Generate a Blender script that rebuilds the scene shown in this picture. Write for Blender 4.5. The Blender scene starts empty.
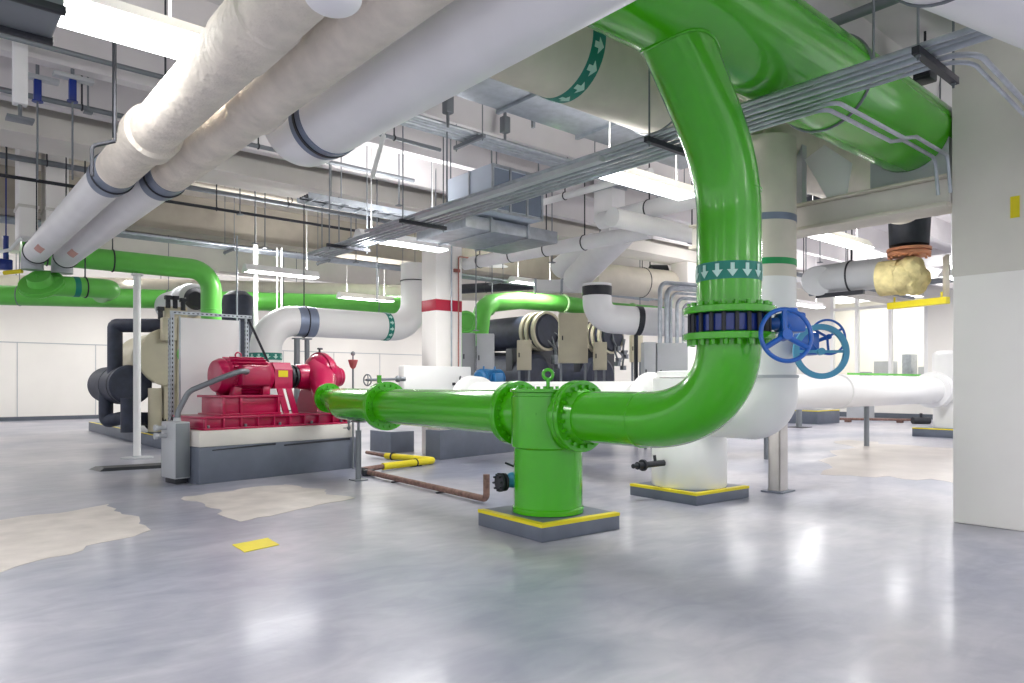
import bpy, bmesh, math, random
from mathutils import Vector, Matrix, noise
random.seed(7)
PI = math.pi
R = math.radians
V = Vector
sc = bpy.context.scene
COL = sc.collection

# ------------------------------------------------------------------ camera (1.5 m eye height, level, lens shifted upward)
TH = math.atan2(605, 705)
SN, CS = math.sin(TH), math.cos(TH)
EYE, FPX, HOR = 1.5, 705.0, 384.0
cd = bpy.data.cameras.new('camera')
cam = bpy.data.objects.new('camera', cd)
COL.objects.link(cam)
cam.location = (0, 0, EYE)
cam.rotation_euler = (PI / 2, 0, -math.atan2(SN, CS))
cd.sensor_width = 36
cd.lens = FPX / 1024 * 36
cd.shift_y = (HOR - 341.5) / 1024
cd.clip_end = 200
sc.camera = cam


def at(px, py, d):
    x = (px - 512) / FPX * d
    return V((CS * x + SN * d, -SN * x + CS * d, EYE + (HOR - py) * d / FPX))


def on_y(px, y, py=384):
    t = (px - 512) / FPX
    d = y / (CS - SN * t)
    return at(px, py, d)


def on_x(px, x, py=384):
    t = (px - 512) / FPX
    d = x / (CS * t + SN)
    return at(px, py, d)


# ------------------------------------------------------------------ materials
def lin(h):
    h = h.lstrip('#')
    o = []
    for i in (0, 2, 4):
        c = int(h[i:i + 2], 16) / 255
        o.append(c / 12.92 if c <= .04045 else ((c + .055) / 1.055) ** 2.4)
    return o


MATS = {}


def mat(name, col, rough=.5, metal=0., var=.08, scale=3., bump=0., bscale=20., emit=None, strength=0., coat=0., tint=None, detail=4):
    m = bpy.data.materials.new(name)
    m.use_nodes = True
    nt = m.node_tree
    b = nt.nodes['Principled BSDF']
    c = lin(col) if isinstance(col, str) else list(col)
    tc = nt.nodes.new('ShaderNodeNewGeometry')
    nz = nt.nodes.new('ShaderNodeTexNoise')
    nz.inputs['Scale'].default_value = scale
    nz.inputs['Detail'].default_value = detail
    nt.links.new(tc.outputs['Position'], nz.inputs['Vector'])
    rp = nt.nodes.new('ShaderNodeValToRGB')
    nt.links.new(nz.outputs['Fac'], rp.inputs['Fac'])
    e = rp.color_ramp.elements
    e[0].position, e[1].position = .3, .7
    t = lin(tint) if tint else [x * (1 - 2 * var) for x in c]
    e[0].color = (*t, 1)
    e[1].color = (*[min(1, x * (1 + var * .5)) for x in c], 1)
    nt.links.new(rp.outputs['Color'], b.inputs['Base Color'])
    b.inputs['Roughness'].default_value = rough
    b.inputs['Metallic'].default_value = metal
    if coat:
        b.inputs['Coat Weight'].default_value = coat
        b.inputs['Coat Roughness'].default_value = .08
    if bump:
        n2 = nt.nodes.new('ShaderNodeTexNoise')
        n2.inputs['Scale'].default_value = bscale
        n2.inputs['Detail'].default_value = 5
        nt.links.new(tc.outputs['Position'], n2.inputs['Vector'])
        bp = nt.nodes.new('ShaderNodeBump')
        bp.inputs['Strength'].default_value = bump
        bp.inputs['Distance'].default_value = .02
        nt.links.new(n2.outputs['Fac'], bp.inputs['Height'])
        nt.links.new(bp.outputs['Normal'], b.inputs['Normal'])
    if emit:
        b.inputs['Emission Color'].default_value = (*lin(emit), 1)
        b.inputs['Emission Strength'].default_value = strength
    MATS[name] = m
    return m


M_green = mat('gloss green paint', '#43ae0a', .2, var=.04, scale=1.5, coat=.35)
M_green2 = mat('light green paint', '#68c650', .32, var=.05)
M_red = mat('crimson machine paint', '#b4064a', .3, var=.08, coat=.3)
M_white = mat('white paint', '#efefee', .38, var=.02, scale=1.5)
M_cream = mat('cream canvas lagging', '#e8dfd2', .75, var=.08, scale=5, bump=.8, bscale=20)
M_lagw = mat('white pvc jacket', '#f1f0f1', .42, var=.03, scale=2)
M_beige = mat('beige canvas lagging', '#dad3c5', .7, var=.06, scale=2.5, bump=.12, bscale=8)
M_grey = mat('plinth grey paint', '#656c7a', .42, var=.06, scale=4)
M_lgrey = mat('light grey enamel', '#b9bcc0', .4, var=.03)
M_mgrey = mat('mid grey steel', '#7d8288', .45, .3, var=.06)
M_galv = mat('galvanised steel', '#b4bac2', .38, .75, var=.1, scale=8)
M_band = mat('polished strap steel', '#8590a6', .35, .5, var=.08)
M_dark = mat('dark steel', '#33353c', .5, .3, var=.1)
M_black = mat('black foam lagging', '#2b2f38', .6, var=.2, scale=5)
M_navy = mat('navy foam lagging', '#31374a', .55, var=.18, scale=5)
M_yellow = mat('yellow paint', '#e7d51a', .5, var=.05)
M_blue = mat('blue enamel', '#0d5cb8', .3, var=.06, coat=.3)
M_dblue = mat('dark blue enamel', '#10308a', .3, var=.08, coat=.3)
M_mblue = mat('motor blue enamel', '#2c74ad', .35, var=.06)
M_lblue = mat('pale blue enamel', '#3f94bb', .35, var=.06)
M_teal = mat('teal tape', '#0a8070', .45, var=.05)
M_tan = mat('cream machine enamel', '#c6bea6', .4, var=.04)
M_rust = mat('rusty pipe', '#8a6a60', .7, var=.25, scale=18)
M_foam = mat('yellow spray foam', '#d9cb95', .9, var=.14, scale=7, bump=.9, bscale=14)
M_orange = mat('orange primer', '#d8926c', .55, var=.1)
M_conc = mat('painted concrete', '#dfdad3', .7, var=.05, scale=1.2, bump=.05)
M_concd = mat('stained concrete', '#b4ab9d', .75, var=.16, scale=.9, bump=.1)
M_ceil = mat('ceiling concrete', '#dedadb', .8, var=.07, scale=.8, bump=.08)
M_pillar = mat('pillar paint', '#faf6f2', .55, var=.025, scale=1.2)
M_wall = mat('wall paint', '#f2efe9', .6, var=.02, scale=.7)
M_base = mat('baseboard paint', '#5d646e', .5, var=.05)
M_crim = mat('red stripe paint', '#b01237', .45, var=.04)
M_patch = mat('bare concrete patch', '#d3ccc6', .55, var=.09, scale=3, bump=.1)
M_lamp = mat('lit tube', '#ffffff', .4, var=0, emit='#fbfdff', strength=14)
M_tubelit = mat('lit diffuser', '#ffffff', .4, var=0, emit='#fbfdff', strength=9)
M_glass = None


def glass_mat():
    m = bpy.data.materials.new('window glass')
    m.use_nodes = True
    b = m.node_tree.nodes['Principled BSDF']
    b.inputs['Base Color'].default_value = (.95, .97, .97, 1)
    b.inputs['Roughness'].default_value = .02
    b.inputs['Transmission Weight'].default_value = 1
    b.inputs['IOR'].default_value = 1.05
    return m


M_glass = glass_mat()


def floor_mat():
    m = bpy.data.materials.new('glossy sealed floor')
    m.use_nodes = True
    nt = m.node_tree
    b = nt.nodes['Principled BSDF']
    g = nt.nodes.new('ShaderNodeNewGeometry')

    def nz(s, d=6, dist=0.):
        n = nt.nodes.new('ShaderNodeTexNoise')
        n.inputs['Scale'].default_value = s
        n.inputs['Detail'].default_value = d
        n.inputs['Distortion'].default_value = dist
        nt.links.new(g.outputs['Position'], n.inputs['Vector'])
        return n
    n1, n2, n3 = nz(.35, 4, .5), nz(2.2, 3.5, .5), nz(9, 2)
    r1 = nt.nodes.new('ShaderNodeValToRGB')
    r1.color_ramp.elements[0].position, r1.color_ramp.elements[1].position = .35, .68
    r1.color_ramp.elements[0].color = (*lin('#8c8fa0'), 1)
    r1.color_ramp.elements[1].color = (*lin('#bbb8bf'), 1)
    nt.links.new(n1.outputs['Fac'], r1.inputs['Fac'])
    r2 = nt.nodes.new('ShaderNodeValToRGB')
    r2.color_ramp.elements[0].position, r2.color_ramp.elements[1].position = .3, .75
    r2.color_ramp.elements[0].color = (.84, .85, .88, 1)
    r2.color_ramp.elements[1].color = (1.1, 1.09, 1.07, 1)
    nt.links.new(n2.outputs['Fac'], r2.inputs['Fac'])
    mx = nt.nodes.new('ShaderNodeMix')
    mx.data_type = 'RGBA'
    mx.blend_type = 'MULTIPLY'
    mx.inputs[0].default_value = 1
    nt.links.new(r1.outputs['Color'], mx.inputs[6])
    nt.links.new(r2.outputs['Color'], mx.inputs[7])
    nt.links.new(mx.outputs[2], b.inputs['Base Color'])
    # long scuffs: a noise stretched along one direction
    mp = nt.nodes.new('ShaderNodeMapping')
    mp.inputs['Scale'].default_value = (1.6, 3.6, 1)
    mp.inputs['Rotation'].default_value = (0, 0, .5)
    nt.links.new(g.outputs['Position'], mp.inputs['Vector'])
    n4 = nt.nodes.new('ShaderNodeTexNoise')
    n4.inputs['Scale'].default_value = 1.0
    n4.inputs['Detail'].default_value = 9
    n4.inputs['Distortion'].default_value = 1.6
    nt.links.new(mp.outputs['Vector'], n4.inputs['Vector'])
    r4 = nt.nodes.new('ShaderNodeValToRGB')
    r4.color_ramp.elements[0].position, r4.color_ramp.elements[1].position = .36, .66
    r4.color_ramp.elements[0].color = (.90, .91, .93, 1)
    r4.color_ramp.elements[1].color = (1.08, 1.08, 1.07, 1)
    nt.links.new(n4.outputs['Fac'], r4.inputs['Fac'])
    mx2 = nt.nodes.new('ShaderNodeMix')
    mx2.data_type = 'RGBA'
    mx2.blend_type = 'MULTIPLY'
    mx2.inputs[0].default_value = 1
    nt.links.new(mx.outputs[2], mx2.inputs[6])
    nt.links.new(r4.outputs['Color'], mx2.inputs[7])
    nt.links.new(mx2.outputs[2], b.inputs['Base Color'])
    mr = nt.nodes.new('ShaderNodeMapRange')
    mr.inputs['To Min'].default_value, mr.inputs['To Max'].default_value = .3, .44
    nt.links.new(n2.outputs['Fac'], mr.inputs['Value'])
    nt.links.new(mr.outputs['Result'], b.inputs['Roughness'])
    bp = nt.nodes.new('ShaderNodeBump')
    bp.inputs['Strength'].default_value = .12
    bp.inputs['Distance'].default_value = .02
    nt.links.new(n3.outputs['Fac'], bp.inputs['Height'])
    bp2 = nt.nodes.new('ShaderNodeBump')
    bp2.inputs['Strength'].default_value = .07
    bp2.inputs['Distance'].default_value = .05
    nt.links.new(n2.outputs['Fac'], bp2.inputs['Height'])
    nt.links.new(bp.outputs['Normal'], bp2.inputs['Normal'])
    nt.links.new(bp2.outputs['Normal'], b.inputs['Normal'])
    b.inputs['Coat Weight'].default_value = .22
    b.inputs['Coat Roughness'].default_value = .14
    return m


M_floor = floor_mat()

# ------------------------------------------------------------------ mesh kit
ROOT = {}


def frame(axis):
    z = V(axis).normalized()
    x = z.orthogonal().normalized()
    if abs(z.z) < .99:
        x = z.cross(V((0, 0, 1))).normalized()
    else:
        x = V((1, 0, 0))
        x = (x - z * x.dot(z)).normalized()
    return x, z.cross(x), z


SPLIT = set('hanger_ring hanger_rod strap_band wrap_collar flange_cover weld_bead band support_leg joint_frame joint_band access_panel bottom_frame lagged_leg cradle pipe_clamp coupling pipe_clip steel_end lifting_eye cable_gland brace board_edging stand_leg flange_plate support_frame stud_bolt anchor_bolt valve_stack control_box name_plate panel_frame terminal_box name_plate'.split())


class B:
    def __init__(s):
        s.bm = bmesh.new()

    def quadring(s, a, b):
        n = len(a)
        for i in range(n):
            s.bm.faces.new((a[i], a[(i + 1) % n], b[(i + 1) % n], b[i]))

    def ringv(s, c, x, y, r, n, ph=0.):
        return [s.bm.verts.new(c + x * (r * math.cos(ph + 2 * PI * i / n)) + y * (r * math.sin(ph + 2 * PI * i / n))) for i in range(n)]

    def hull8(s, p):
        v = [s.bm.verts.new(q) for q in p]
        for f in ((0, 3, 2, 1), (4, 5, 6, 7), (0, 1, 5, 4), (1, 2, 6, 5), (2, 3, 7, 6), (3, 0, 4, 7)):
            s.bm.faces.new([v[i] for i in f])
        return s

    def box(s, x0, x1, y0, y1, z0, z1, M=None):
        p = [V(q) for q in ((x0, y0, z0), (x1, y0, z0), (x1, y1, z0), (x0, y1, z0), (x0, y0, z1), (x1, y0, z1), (x1, y1, z1), (x0, y1, z1))]
        if M is not None:
            p = [M @ q for q in p]
        return s.hull8(p)

    def hollow_box(s, a, c, z0, z1, M):
        for x0, x1, y0, y1 in ((-c, c, -c, -a), (-c, c, a, c), (-c, -a, -a, a), (a, c, -a, a)):
            s.box(x0, x1, y0, y1, z0, z1, M)
        return s

    def bbox(s, x0, x1, y0, y1, z0, z1, M=None, w=.01):
        t = B()
        t.box(x0, x1, y0, y1, z0, z1)
        bmesh.ops.bevel(t.bm, geom=t.bm.edges[:], offset=w, segments=2, affect='EDGES', profile=.5)
        return s.merge(t, M)

    def merge(s, t, M=None):
        mp = {}
        for v in t.bm.verts:
            mp[v] = s.bm.verts.new(M @ v.co if M is not None else v.co)
        for f in t.bm.faces:
            s.bm.faces.new([mp[v] for v in f.verts])
        t.bm.free()
        return s

    def bar(s, p, q, w, h, up=(0, 0, 1)):
        p, q = V(p), V(q)
        z = (q - p).normalized()
        u = V(up)
        if abs(z.dot(u)) > .98:
            u = V((0, 1, 0))
        x = z.cross(u).normalized() * (w / 2)
        y = x.cross(z).normalized() * (h / 2)
        return s.hull8([p - x - y, p + x - y, p + x + y, p - x + y, q - x - y, q + x - y, q + x + y, q - x + y])

    def cyl(s, p, q, r, r2=None, n=24, ph=0.):
        p, q = V(p), V(q)
        return s.lathe(p, q - p, [(0, r), ((q - p).length, r if r2 is None else r2)], n, ph)

    def lathe(s, o, axis, prof, n=32, ph=0., cap=True):
        o = V(o)
        x, y, z = frame(axis)
        pr = None
        for k, (t, r) in enumerate(prof):
            c = o + z * t
            rg = s.ringv(c, x, y, max(r, 1e-4), n, ph)
            if pr:
                s.quadring(pr, rg)
            elif cap:
                s.bm.faces.new(rg[::-1])
            pr = rg
        if cap:
            s.bm.faces.new(pr)
        return s

    def hollow(s, o, axis, t, ro, ri, n=36):
        o = V(o)
        x, y, z = frame(axis)
        rs = [s.ringv(o + z * a, x, y, r, n) for a, r in ((0, ri), (0, ro), (t, ro), (t, ri))]
        for i in range(4):
            s.quadring(rs[i], rs[(i + 1) % 4])
        return s

    def tube(s, pts, r, n=16, bend=None, cap=True, r2=None, steps=8):
        pts = [V(p) for p in pts]
        P = fillet(pts, bend, steps) if bend else pts
        L = [0.]
        for i in range(1, len(P)):
            L.append(L[-1] + (P[i] - P[i - 1]).length)
        t0 = (P[1] - P[0]).normalized()
        x, y, _ = frame(t0)
        pr, pt = None, t0
        for i, p in enumerate(P):
            if i == 0:
                t = t0
            elif i == len(P) - 1:
                t = (P[i] - P[i - 1]).normalized()
            else:
                t = ((P[i + 1] - P[i]).normalized() + (P[i] - P[i - 1]).normalized()).normalized()
            q = pt.rotation_difference(t)
            x = (q @ x)
            x = (x - t * x.dot(t)).normalized()
            y = t.cross(x)
            pt = t
            rr = r if r2 is None else r + (r2 - r) * L[i] / L[-1]
            rg = s.ringv(p, x, y, rr, n)
            if pr:
                s.quadring(pr, rg)
            elif cap:
                s.bm.faces.new(rg[::-1])
            pr = rg
        if cap:
            s.bm.faces.new(pr)
        return s

    def torus(s, c, axis, Rr, r, n=40, m=10, a0=0., a1=2 * PI):
        c = V(c)
        x, y, z = frame(axis)
        full = abs(a1 - a0 - 2 * PI) < 1e-4
        k = n if full else n + 1
        rs = []
        for i in range(k):
            a = a0 + (a1 - a0) * i / n
            d = x * math.cos(a) + y * math.sin(a)
            rs.append(s.ringv(c + d * Rr, d, z, r, m))
        for i in range(k - (0 if full else 1)):
            s.quadring(rs[i], rs[(i + 1) % k])
        if not full:
            s.bm.faces.new(rs[0])
            s.bm.faces.new(rs[-1][::-1])
        return s

    def prism(s, poly, d):
        a = [s.bm.verts.new(V(p)) for p in poly]
        b = [s.bm.verts.new(V(p) + V(d)) for p in poly]
        s.bm.faces.new(a[::-1])
        s.bm.faces.new(b)
        s.quadring(a, b)
        return s

    def sphere(s, c, r, sx=1, sy=1, sz=1, n=20, M=None):
        T = Matrix.Translation(V(c)) @ (M if M is not None else Matrix.Identity(4)) @ Matrix.Diagonal((sx, sy, sz, 1))
        bmesh.ops.create_uvsphere(s.bm, u_segments=n, v_segments=n // 2, radius=r, matrix=T)
        return s

    def bolts(s, c, axis, Rr, n, r, h, ph=.13):
        x, y, z = frame(axis)
        for i in range(n):
            a = ph + 2 * PI * i / n
            p = V(c) + (x * math.cos(a) + y * math.sin(a)) * Rr
            s.cyl(p, p + z * h, r, n=6)
        return s

    def islands(s):
        seen, out = set(), []
        for v in s.bm.verts:
            if v in seen:
                continue
            st, isl = [v], []
            seen.add(v)
            while st:
                a = st.pop()
                isl.append(a)
                for e in a.link_edges:
                    o = e.other_vert(a)
                    if o not in seen:
                        seen.add(o)
                        st.append(o)
            out.append(isl)
        return out

    def build(s, name, m, parent=None, label=None, ang=29):
        if parent is not None and name in SPLIT:
            isl = s.islands()
            if len(isl) > 1:
                res = None
                for vs in isl:
                    t = B()
                    mp = {v: t.bm.verts.new(v.co) for v in vs}
                    done = set()
                    for v in vs:
                        for f in v.link_faces:
                            if f not in done:
                                done.add(f)
                                t.bm.faces.new([mp[q] for q in f.verts])
                    ex = [max(v.co[i] for v in vs) - min(v.co[i] for v in vs) for i in range(3)]
                    nm = name
                    if name.startswith('hanger') and ex[2] > .25 and max(ex[0], ex[1]) < .1:
                        nm = 'hanger_rod'
                    elif name == 'hanger_rod':
                        nm = 'hanger_ring'
                    o = t._build(nm, m, parent, label, ang)
                    res = res or o
                s.bm.free()
                return res
        return s._build(name, m, parent, label, ang)

    def _build(s, name, m, parent=None, label=None, ang=29):
        bmesh.ops.recalc_face_normals(s.bm, faces=s.bm.faces[:])
        me = bpy.data.meshes.new(name)
        if parent is None:
            xs = [v.co for v in s.bm.verts]
            lo = V([min(v[i] for v in xs) for i in range(3)])
            hi = V([max(v[i] for v in xs) for i in range(3)])
            o = V(((lo.x + hi.x) / 2, (lo.y + hi.y) / 2, lo.z))
        else:
            o = ROOT[parent]
        bmesh.ops.translate(s.bm, verts=s.bm.verts[:], vec=-o)
        s.bm.to_mesh(me)
        s.bm.free()
        me.materials.append(m)
        for p in me.polygons:
            p.use_smooth = True
        me.set_sharp_from_angle(angle=R(ang))
        ob = bpy.data.objects.new(name, me)
        COL.objects.link(ob)
        if parent is None:
            ob.location = o
        else:
            ob.parent = parent
        ROOT[ob] = o
        if label:
            ob['label'] = label
        return ob


def fillet(pts, rad, steps=8):
    out = [pts[0]]
    for i in range(1, len(pts) - 1):
        p, a, b = pts[i], (pts[i - 1] - pts[i]), (pts[i + 1] - pts[i])
        la, lb = a.length, b.length
        a, b = a.normalized(), b.normalized()
        th = a.angle(b)
        if th > PI - .02:
            out.append(p)
            continue
        d = min(rad / math.tan(th / 2), la * .499, lb * .499)
        rr = d * math.tan(th / 2)
        bis = (a + b).normalized()
        c = p + bis * (rr / math.sin(th / 2))
        s0, s1 = p + a * d - c, p + b * d - c
        tot = s0.angle(s1)
        ax = s0.cross(s1).normalized()
        for k in range(steps + 1):
            out.append(c + Matrix.Rotation(tot * k / steps, 3, ax) @ s0)
    out.append(pts[-1])
    return out


def tag(o, label, cat, group=None, kind=None):
    if kind:
        o['kind'] = kind
    if label:
        o['label'] = label
    if cat:
        o['category'] = cat
    if group:
        o['group'] = group
    return o


def thing(name, label, cat, loc, group=None):
    o = bpy.data.objects.new(name, None)
    COL.objects.link(o)
    o.location = V(loc)
    o.empty_display_size = .1
    ROOT[o] = V(loc)
    return tag(o, label, cat, group)


def struct(name, b, m):
    o = b.build(name, m)
    o['kind'] = 'structure'
    return o


def dup(root, delta, label):
    r = root.copy()
    COL.objects.link(r)
    r.location = root.location + V(delta)
    r['label'] = label
    ROOT[r] = ROOT[root] + V(delta)
    for ch in list(root.children):
        c = ch.copy()
        COL.objects.link(c)
        c.parent = r
        for g in ch.children:
            d = g.copy()
            COL.objects.link(d)
            d.parent = c
    return r


def arrows(b, c, axis, r, width, n, flip=1, a0=0., a1=2 * PI, lift=.004):
    """white arrow shapes wrapped on a pipe of radius r around c, pointing along axis*flip"""
    c = V(c)
    x, y, z = frame(axis)
    da = (a1 - a0) / n
    for k in range(n):
        am = a0 + da * (k + .5)
        shape = [(-.13, -.4), (.13, -.4), (.13, 0), (-.13, 0)], [(-.36, 0), (.36, 0), (.02, .42), (-.02, .42)]
        for poly in shape:
            vs = []
            for (u, v) in poly:
                a = am + u * da
                vs.append(c + (x * math.cos(a) + y * math.sin(a)) * (r + lift) + z * (v * width * flip))
            b.prism(vs, (x * math.cos(am) + y * math.sin(am)) * .002)
    return b


# ================================================================== SETTING
b = B()
b.box(-14, 40, -9, 37, -.2, 0)
struct('floor', b, M_floor)
HC, HF = 5.8, 6.8
b = B()
b.box(-14, 34, -9, 12.5, HC, HC + .3)
b.box(-14, 34, 12.5, 36, HF, HF + .3)
b.box(-14, 34, 12.4, 12.7, HC + .02, HF + .1)
ceil = struct('ceiling', b, M_ceil)
b = B()
yy = -.9
while yy < 12:
    x0 = -14
    b.hull8([V(q) for q in ((x0, yy - .09, HC - .5), (34, yy - .09, HC - .5), (34, yy + .09, HC - .5), (x0, yy + .09, HC - .5), (x0, yy - .16, HC + .01), (34, yy - .16, HC + .01), (34, yy + .16, HC + .01), (x0, yy + .16, HC + .01))])
    yy += 1.55
b.build('joist', M_ceil, ceil)['kind'] = 'structure'
b = B()
for yj in (19, 22, 25, 28, 31):
    b.box(-14, 34, yj, yj + .3, HF - .6, HF + .01)
b.build('joist', M_conc, ceil)['kind'] = 'structure'
b = B()
b.box(-14, 34, 35, 35.3, 0, HF + .05)
struct('wall_back', b, M_wall)
b = B()
for xj in (3.4, 6.2, 9, 11.8, 14.6, 17.4, 20.2):
    b.box(xj, xj + .03, 34.985, 35.0, .12, 3.2)
b.box(-14, 32.8, 34.985, 35.0, 3.18, 3.22)
struct('trim_1', b, M_lgrey)
b = B()
b.box(-14, 32.8, 34.95, 34.999, 0, .16)
struct('baseboard_back', b, M_base)
# right wall with a glazed opening
wa, wb = on_x(926, 32.8).y, on_x(832, 32.8).y
wz0, wz1 = 1.15, EYE + (HOR - 284) * 32 / FPX
b = B()
b.box(32.8, 33.1, -9, wa, 0, HF + .05)
b.box(32.8, 33.1, wb, 35.3, 0, HF + .05)
b.box(32.8, 33.1, wa, wb, 0, wz0)
b.box(32.8, 33.1, wa, wb, wz1, HF + .05)
struct('wall_right', b, M_wall)
b = B()
b.box(32.74, 32.799, -9, 34.9, 0, .22)
struct('baseboard_right', b, M_base)
b = B()
for k in range(4):
    yk = wa + (wb - wa) * (0, .36, .72, 1)[k]
    b.box(32.78, 32.98, yk - .07, yk + .07, wz0, wz1)
for zz in (wz0, EYE + (HOR - 308) * 32 / FPX, wz1):
    b.box(32.785, 32.975, wa, wb, zz - .06, zz + .06)
w1 = struct('window_1', b, M_white)
b = B()
b.box(32.87, 32.875, wa, wb, wz0, wz1)
b.build('window_pane', M_glass, w1)
# lit room behind the window
b = B()
b.box(33.1, 39, wa - 4, wb + 4, -.0, .02)
b.box(38.8, 39, wa - 4, wb + 4, 0, 6)
b.box(33.1, 39, wa - 4.2, wa - 4, 0, 6)
b.box(33.1, 39, wb + 4, wb + 4.2, 0, 6)
b.box(33.1, 39, wa - 4, wb + 4, 6, 6.2)
struct('wall_beyond', b, M_wall)
for k, (yy, hh, ww, mm) in enumerate(((wa + .9, 2.3, .8, M_lgrey), (wa + (wb - wa) * .45, 2.9, .4, M_galv), (wa + (wb - wa) * .72, 2.6, .8, M_lgrey), (wb - .1, 2.1, .5, M_galv))):
    t = thing('locker', ['grey locker behind the right pane of the far window', 'thin steel locker behind the middle of the far window', 'wide grey locker behind the left pane of the far window', 'low steel locker at the left edge of the far window'][k], 'locker', (36, yy, .03), 'lockers beyond the window')
    q = B()
    q.bbox(35.6, 36.4, yy - ww / 2, yy + ww / 2, .03, hh, w=.03)
    q.build('body', mm, t)
    q = B()
    q.bbox(35.57, 35.598, yy - ww / 2 + .05, yy + ww / 2 - .05, .12, hh - .1, w=.01)
    q.build('door', mm, t)
# girders
b = B()
b.box(-14, 33, 12.1, 12.42, 5.25, HF + .05)
b.box(-14, 33, 11.9, 12.75, 5.0, 5.3)
struct('beam_front', b, M_conc)
b = B()
b.box(-14, 33, 17.2, 17.9, 5.0, 5.85)
struct('beam_middle', b, M_concd)
b = B()
b.box(-14, 33, 17.5, 17.85, 5.85, HF + .05)
struct('beam_web', b, M_conc)
b = B()
b.box(-14, 33, 25.0, 25.6, 5.4, HF + .05)
struct('beam_back', b, M_conc)
# pillars
b = B()
b.bbox(8.6, 9.4, 2.04, 2.69, 0, HC, w=.02)
p1_ = struct('pillar', b, M_pillar)
b = B()
b.box(8.597, 9.403, 2.037, 2.693, 2.66, HC)
b.build('upper_paint', M_conc, p1_, 'beige upper part of the pillar')
b = B()
b.bbox(8.31, 8.98, 12.1, 12.64, 0, 5.0, w=.02)
p2 = struct('pillar', b, M_pillar)
b = B()
zb0, zb1 = EYE + (HOR - 311) * 14.7 / FPX, EYE + (HOR - 299) * 14.7 / FPX
b.bbox(8.305, 8.985, 12.095, 12.645, zb0, zb1, w=.02)
b.build('painted_band', M_crim, p2, 'crimson painted band round the pillar')
b = B()
b.bbox(16.9, 17.5, 12.0, 12.6, 0, 5.0, w=.02)
struct('pillar', b, M_pillar)


# floor patches
def patch(pts, name, m, z=.004, jag=.09, n=14):
    out = []
    for i in range(len(pts)):
        p, q = V((*pts[i], z)), V((*pts[(i + 1) % len(pts)], z))
        for k in range(n):
            t = k / n
            w = p.lerp(q, t)
            d = (q - p).normalized().cross(V((0, 0, 1)))
            out.append(w + d * (noise.noise(w * 2.3) * jag * 2 + noise.noise(w * 9) * jag * .7))
    b = B()
    v = [b.bm.verts.new(p) for p in out]
    b.bm.faces.new(v)
    return b


def struct_patch(pts, m, **k):
    b = patch(pts, 'x', m, **k)
    r = bmesh.ops.triangulate(b.bm, faces=b.bm.faces[:])
    ex = bmesh.ops.extrude_face_region(b.bm, geom=b.bm.faces[:])
    bmesh.ops.translate(b.bm, verts=[g for g in ex['geom'] if isinstance(g, bmesh.types.BMVert)], vec=(0, 0, -.0035))
    o = struct('floor_patch', b, m)
    return o


struct_patch([(-.3, 9.2), (1.93, 9.96), (1.9, 7.9), (.2, 6.7)], M_patch)
struct_patch([(2.8, 9.93), (4.35, 10.2), (4.45, 8.4), (2.75, 7.75)], M_patch, z=.0045)
struct_patch([(11.5, 5.5), (19, 8.5), (18, 3.2), (12.5, 3.0)], mat('tan floor stain', '#b9b1ad', .34, var=.12, scale=1.2), z=.003, jag=.3)
q = struct_patch([(2.3, 6.68), (2.67, 6.76), (2.63, 6.4), (2.27, 6.3)], M_yellow, jag=.006, z=.005)
q.name = 'floor_marking'

# ================================================================== GREEN PIPE LINE (main subject)
ANG = R(3)
PD = V((math.sin(ANG), math.cos(ANG), 0))        # line direction, away from the riser towards the pump
PN = V((math.cos(ANG), -math.sin(ANG), 0))       # to the right of the line
RS = V((4.98, 3.145, 0))
ZP, PR = 1.18, .25
UPV = V((0, 0, 1))


def L(t, z=ZP, s=0.):
    return RS + PD * t + PN * s + UPV * z


def flange(b, c, axis, ro, t, n, rb=.018, hb=.03, both=False):
    """a flange disc starting at c, thickness t along axis, nuts on the far face"""
    ax = V(axis).normalized()
    b.lathe(c, ax, [(0, ro - .006), (.006, ro), (t - .006, ro), (t, ro - .006)], 48)
    b.bolts(V(c) + ax * t, ax, ro - .055, n, rb, hb)
    if both:
        b.bolts(V(c), -ax, ro - .055, n, rb, hb)
    return b


# --- elbow pipe: horizontal from strainer, up to the butterfly valve
t = thing('elbow_pipe', 'glossy green elbow pipe curving up from the strainer tank to the blue valve', 'pipe', L(1.2, .9))
b = B()
b.tube([L(1.74)] + [L(.92 * (1 - math.sin(q_ * PI / 60) ** .87), ZP + .66 * (1 - max(0, math.cos(q_ * PI / 60)) ** .87)) for q_ in range(31)] + [L(0, 1.846)], PR, 48)
b.build('pipe_bend', M_green, t)
b = B()
b.torus(L(.90), PD, PR, .006, 48, 8)
b.build('weld_bead', M_green, t)
b = B()
flange(b, L(1.68), PD, .355, .055, 20, hb=.003)
b.bolts(L(1.68), -PD, .30, 20, .02, .035)
b.lathe(L(1.60), PD, [(0, PR + .004), (.08, PR + .035)], 48)
b.build('flange', M_green, t)
b = B()
flange(b, L(0, 1.845), UPV, .36, .055, 20, hb=.001)
b.bolts(L(0, 1.845), -UPV, .305, 20, .022, .04)
b.build('flange', M_green, t)

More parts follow.
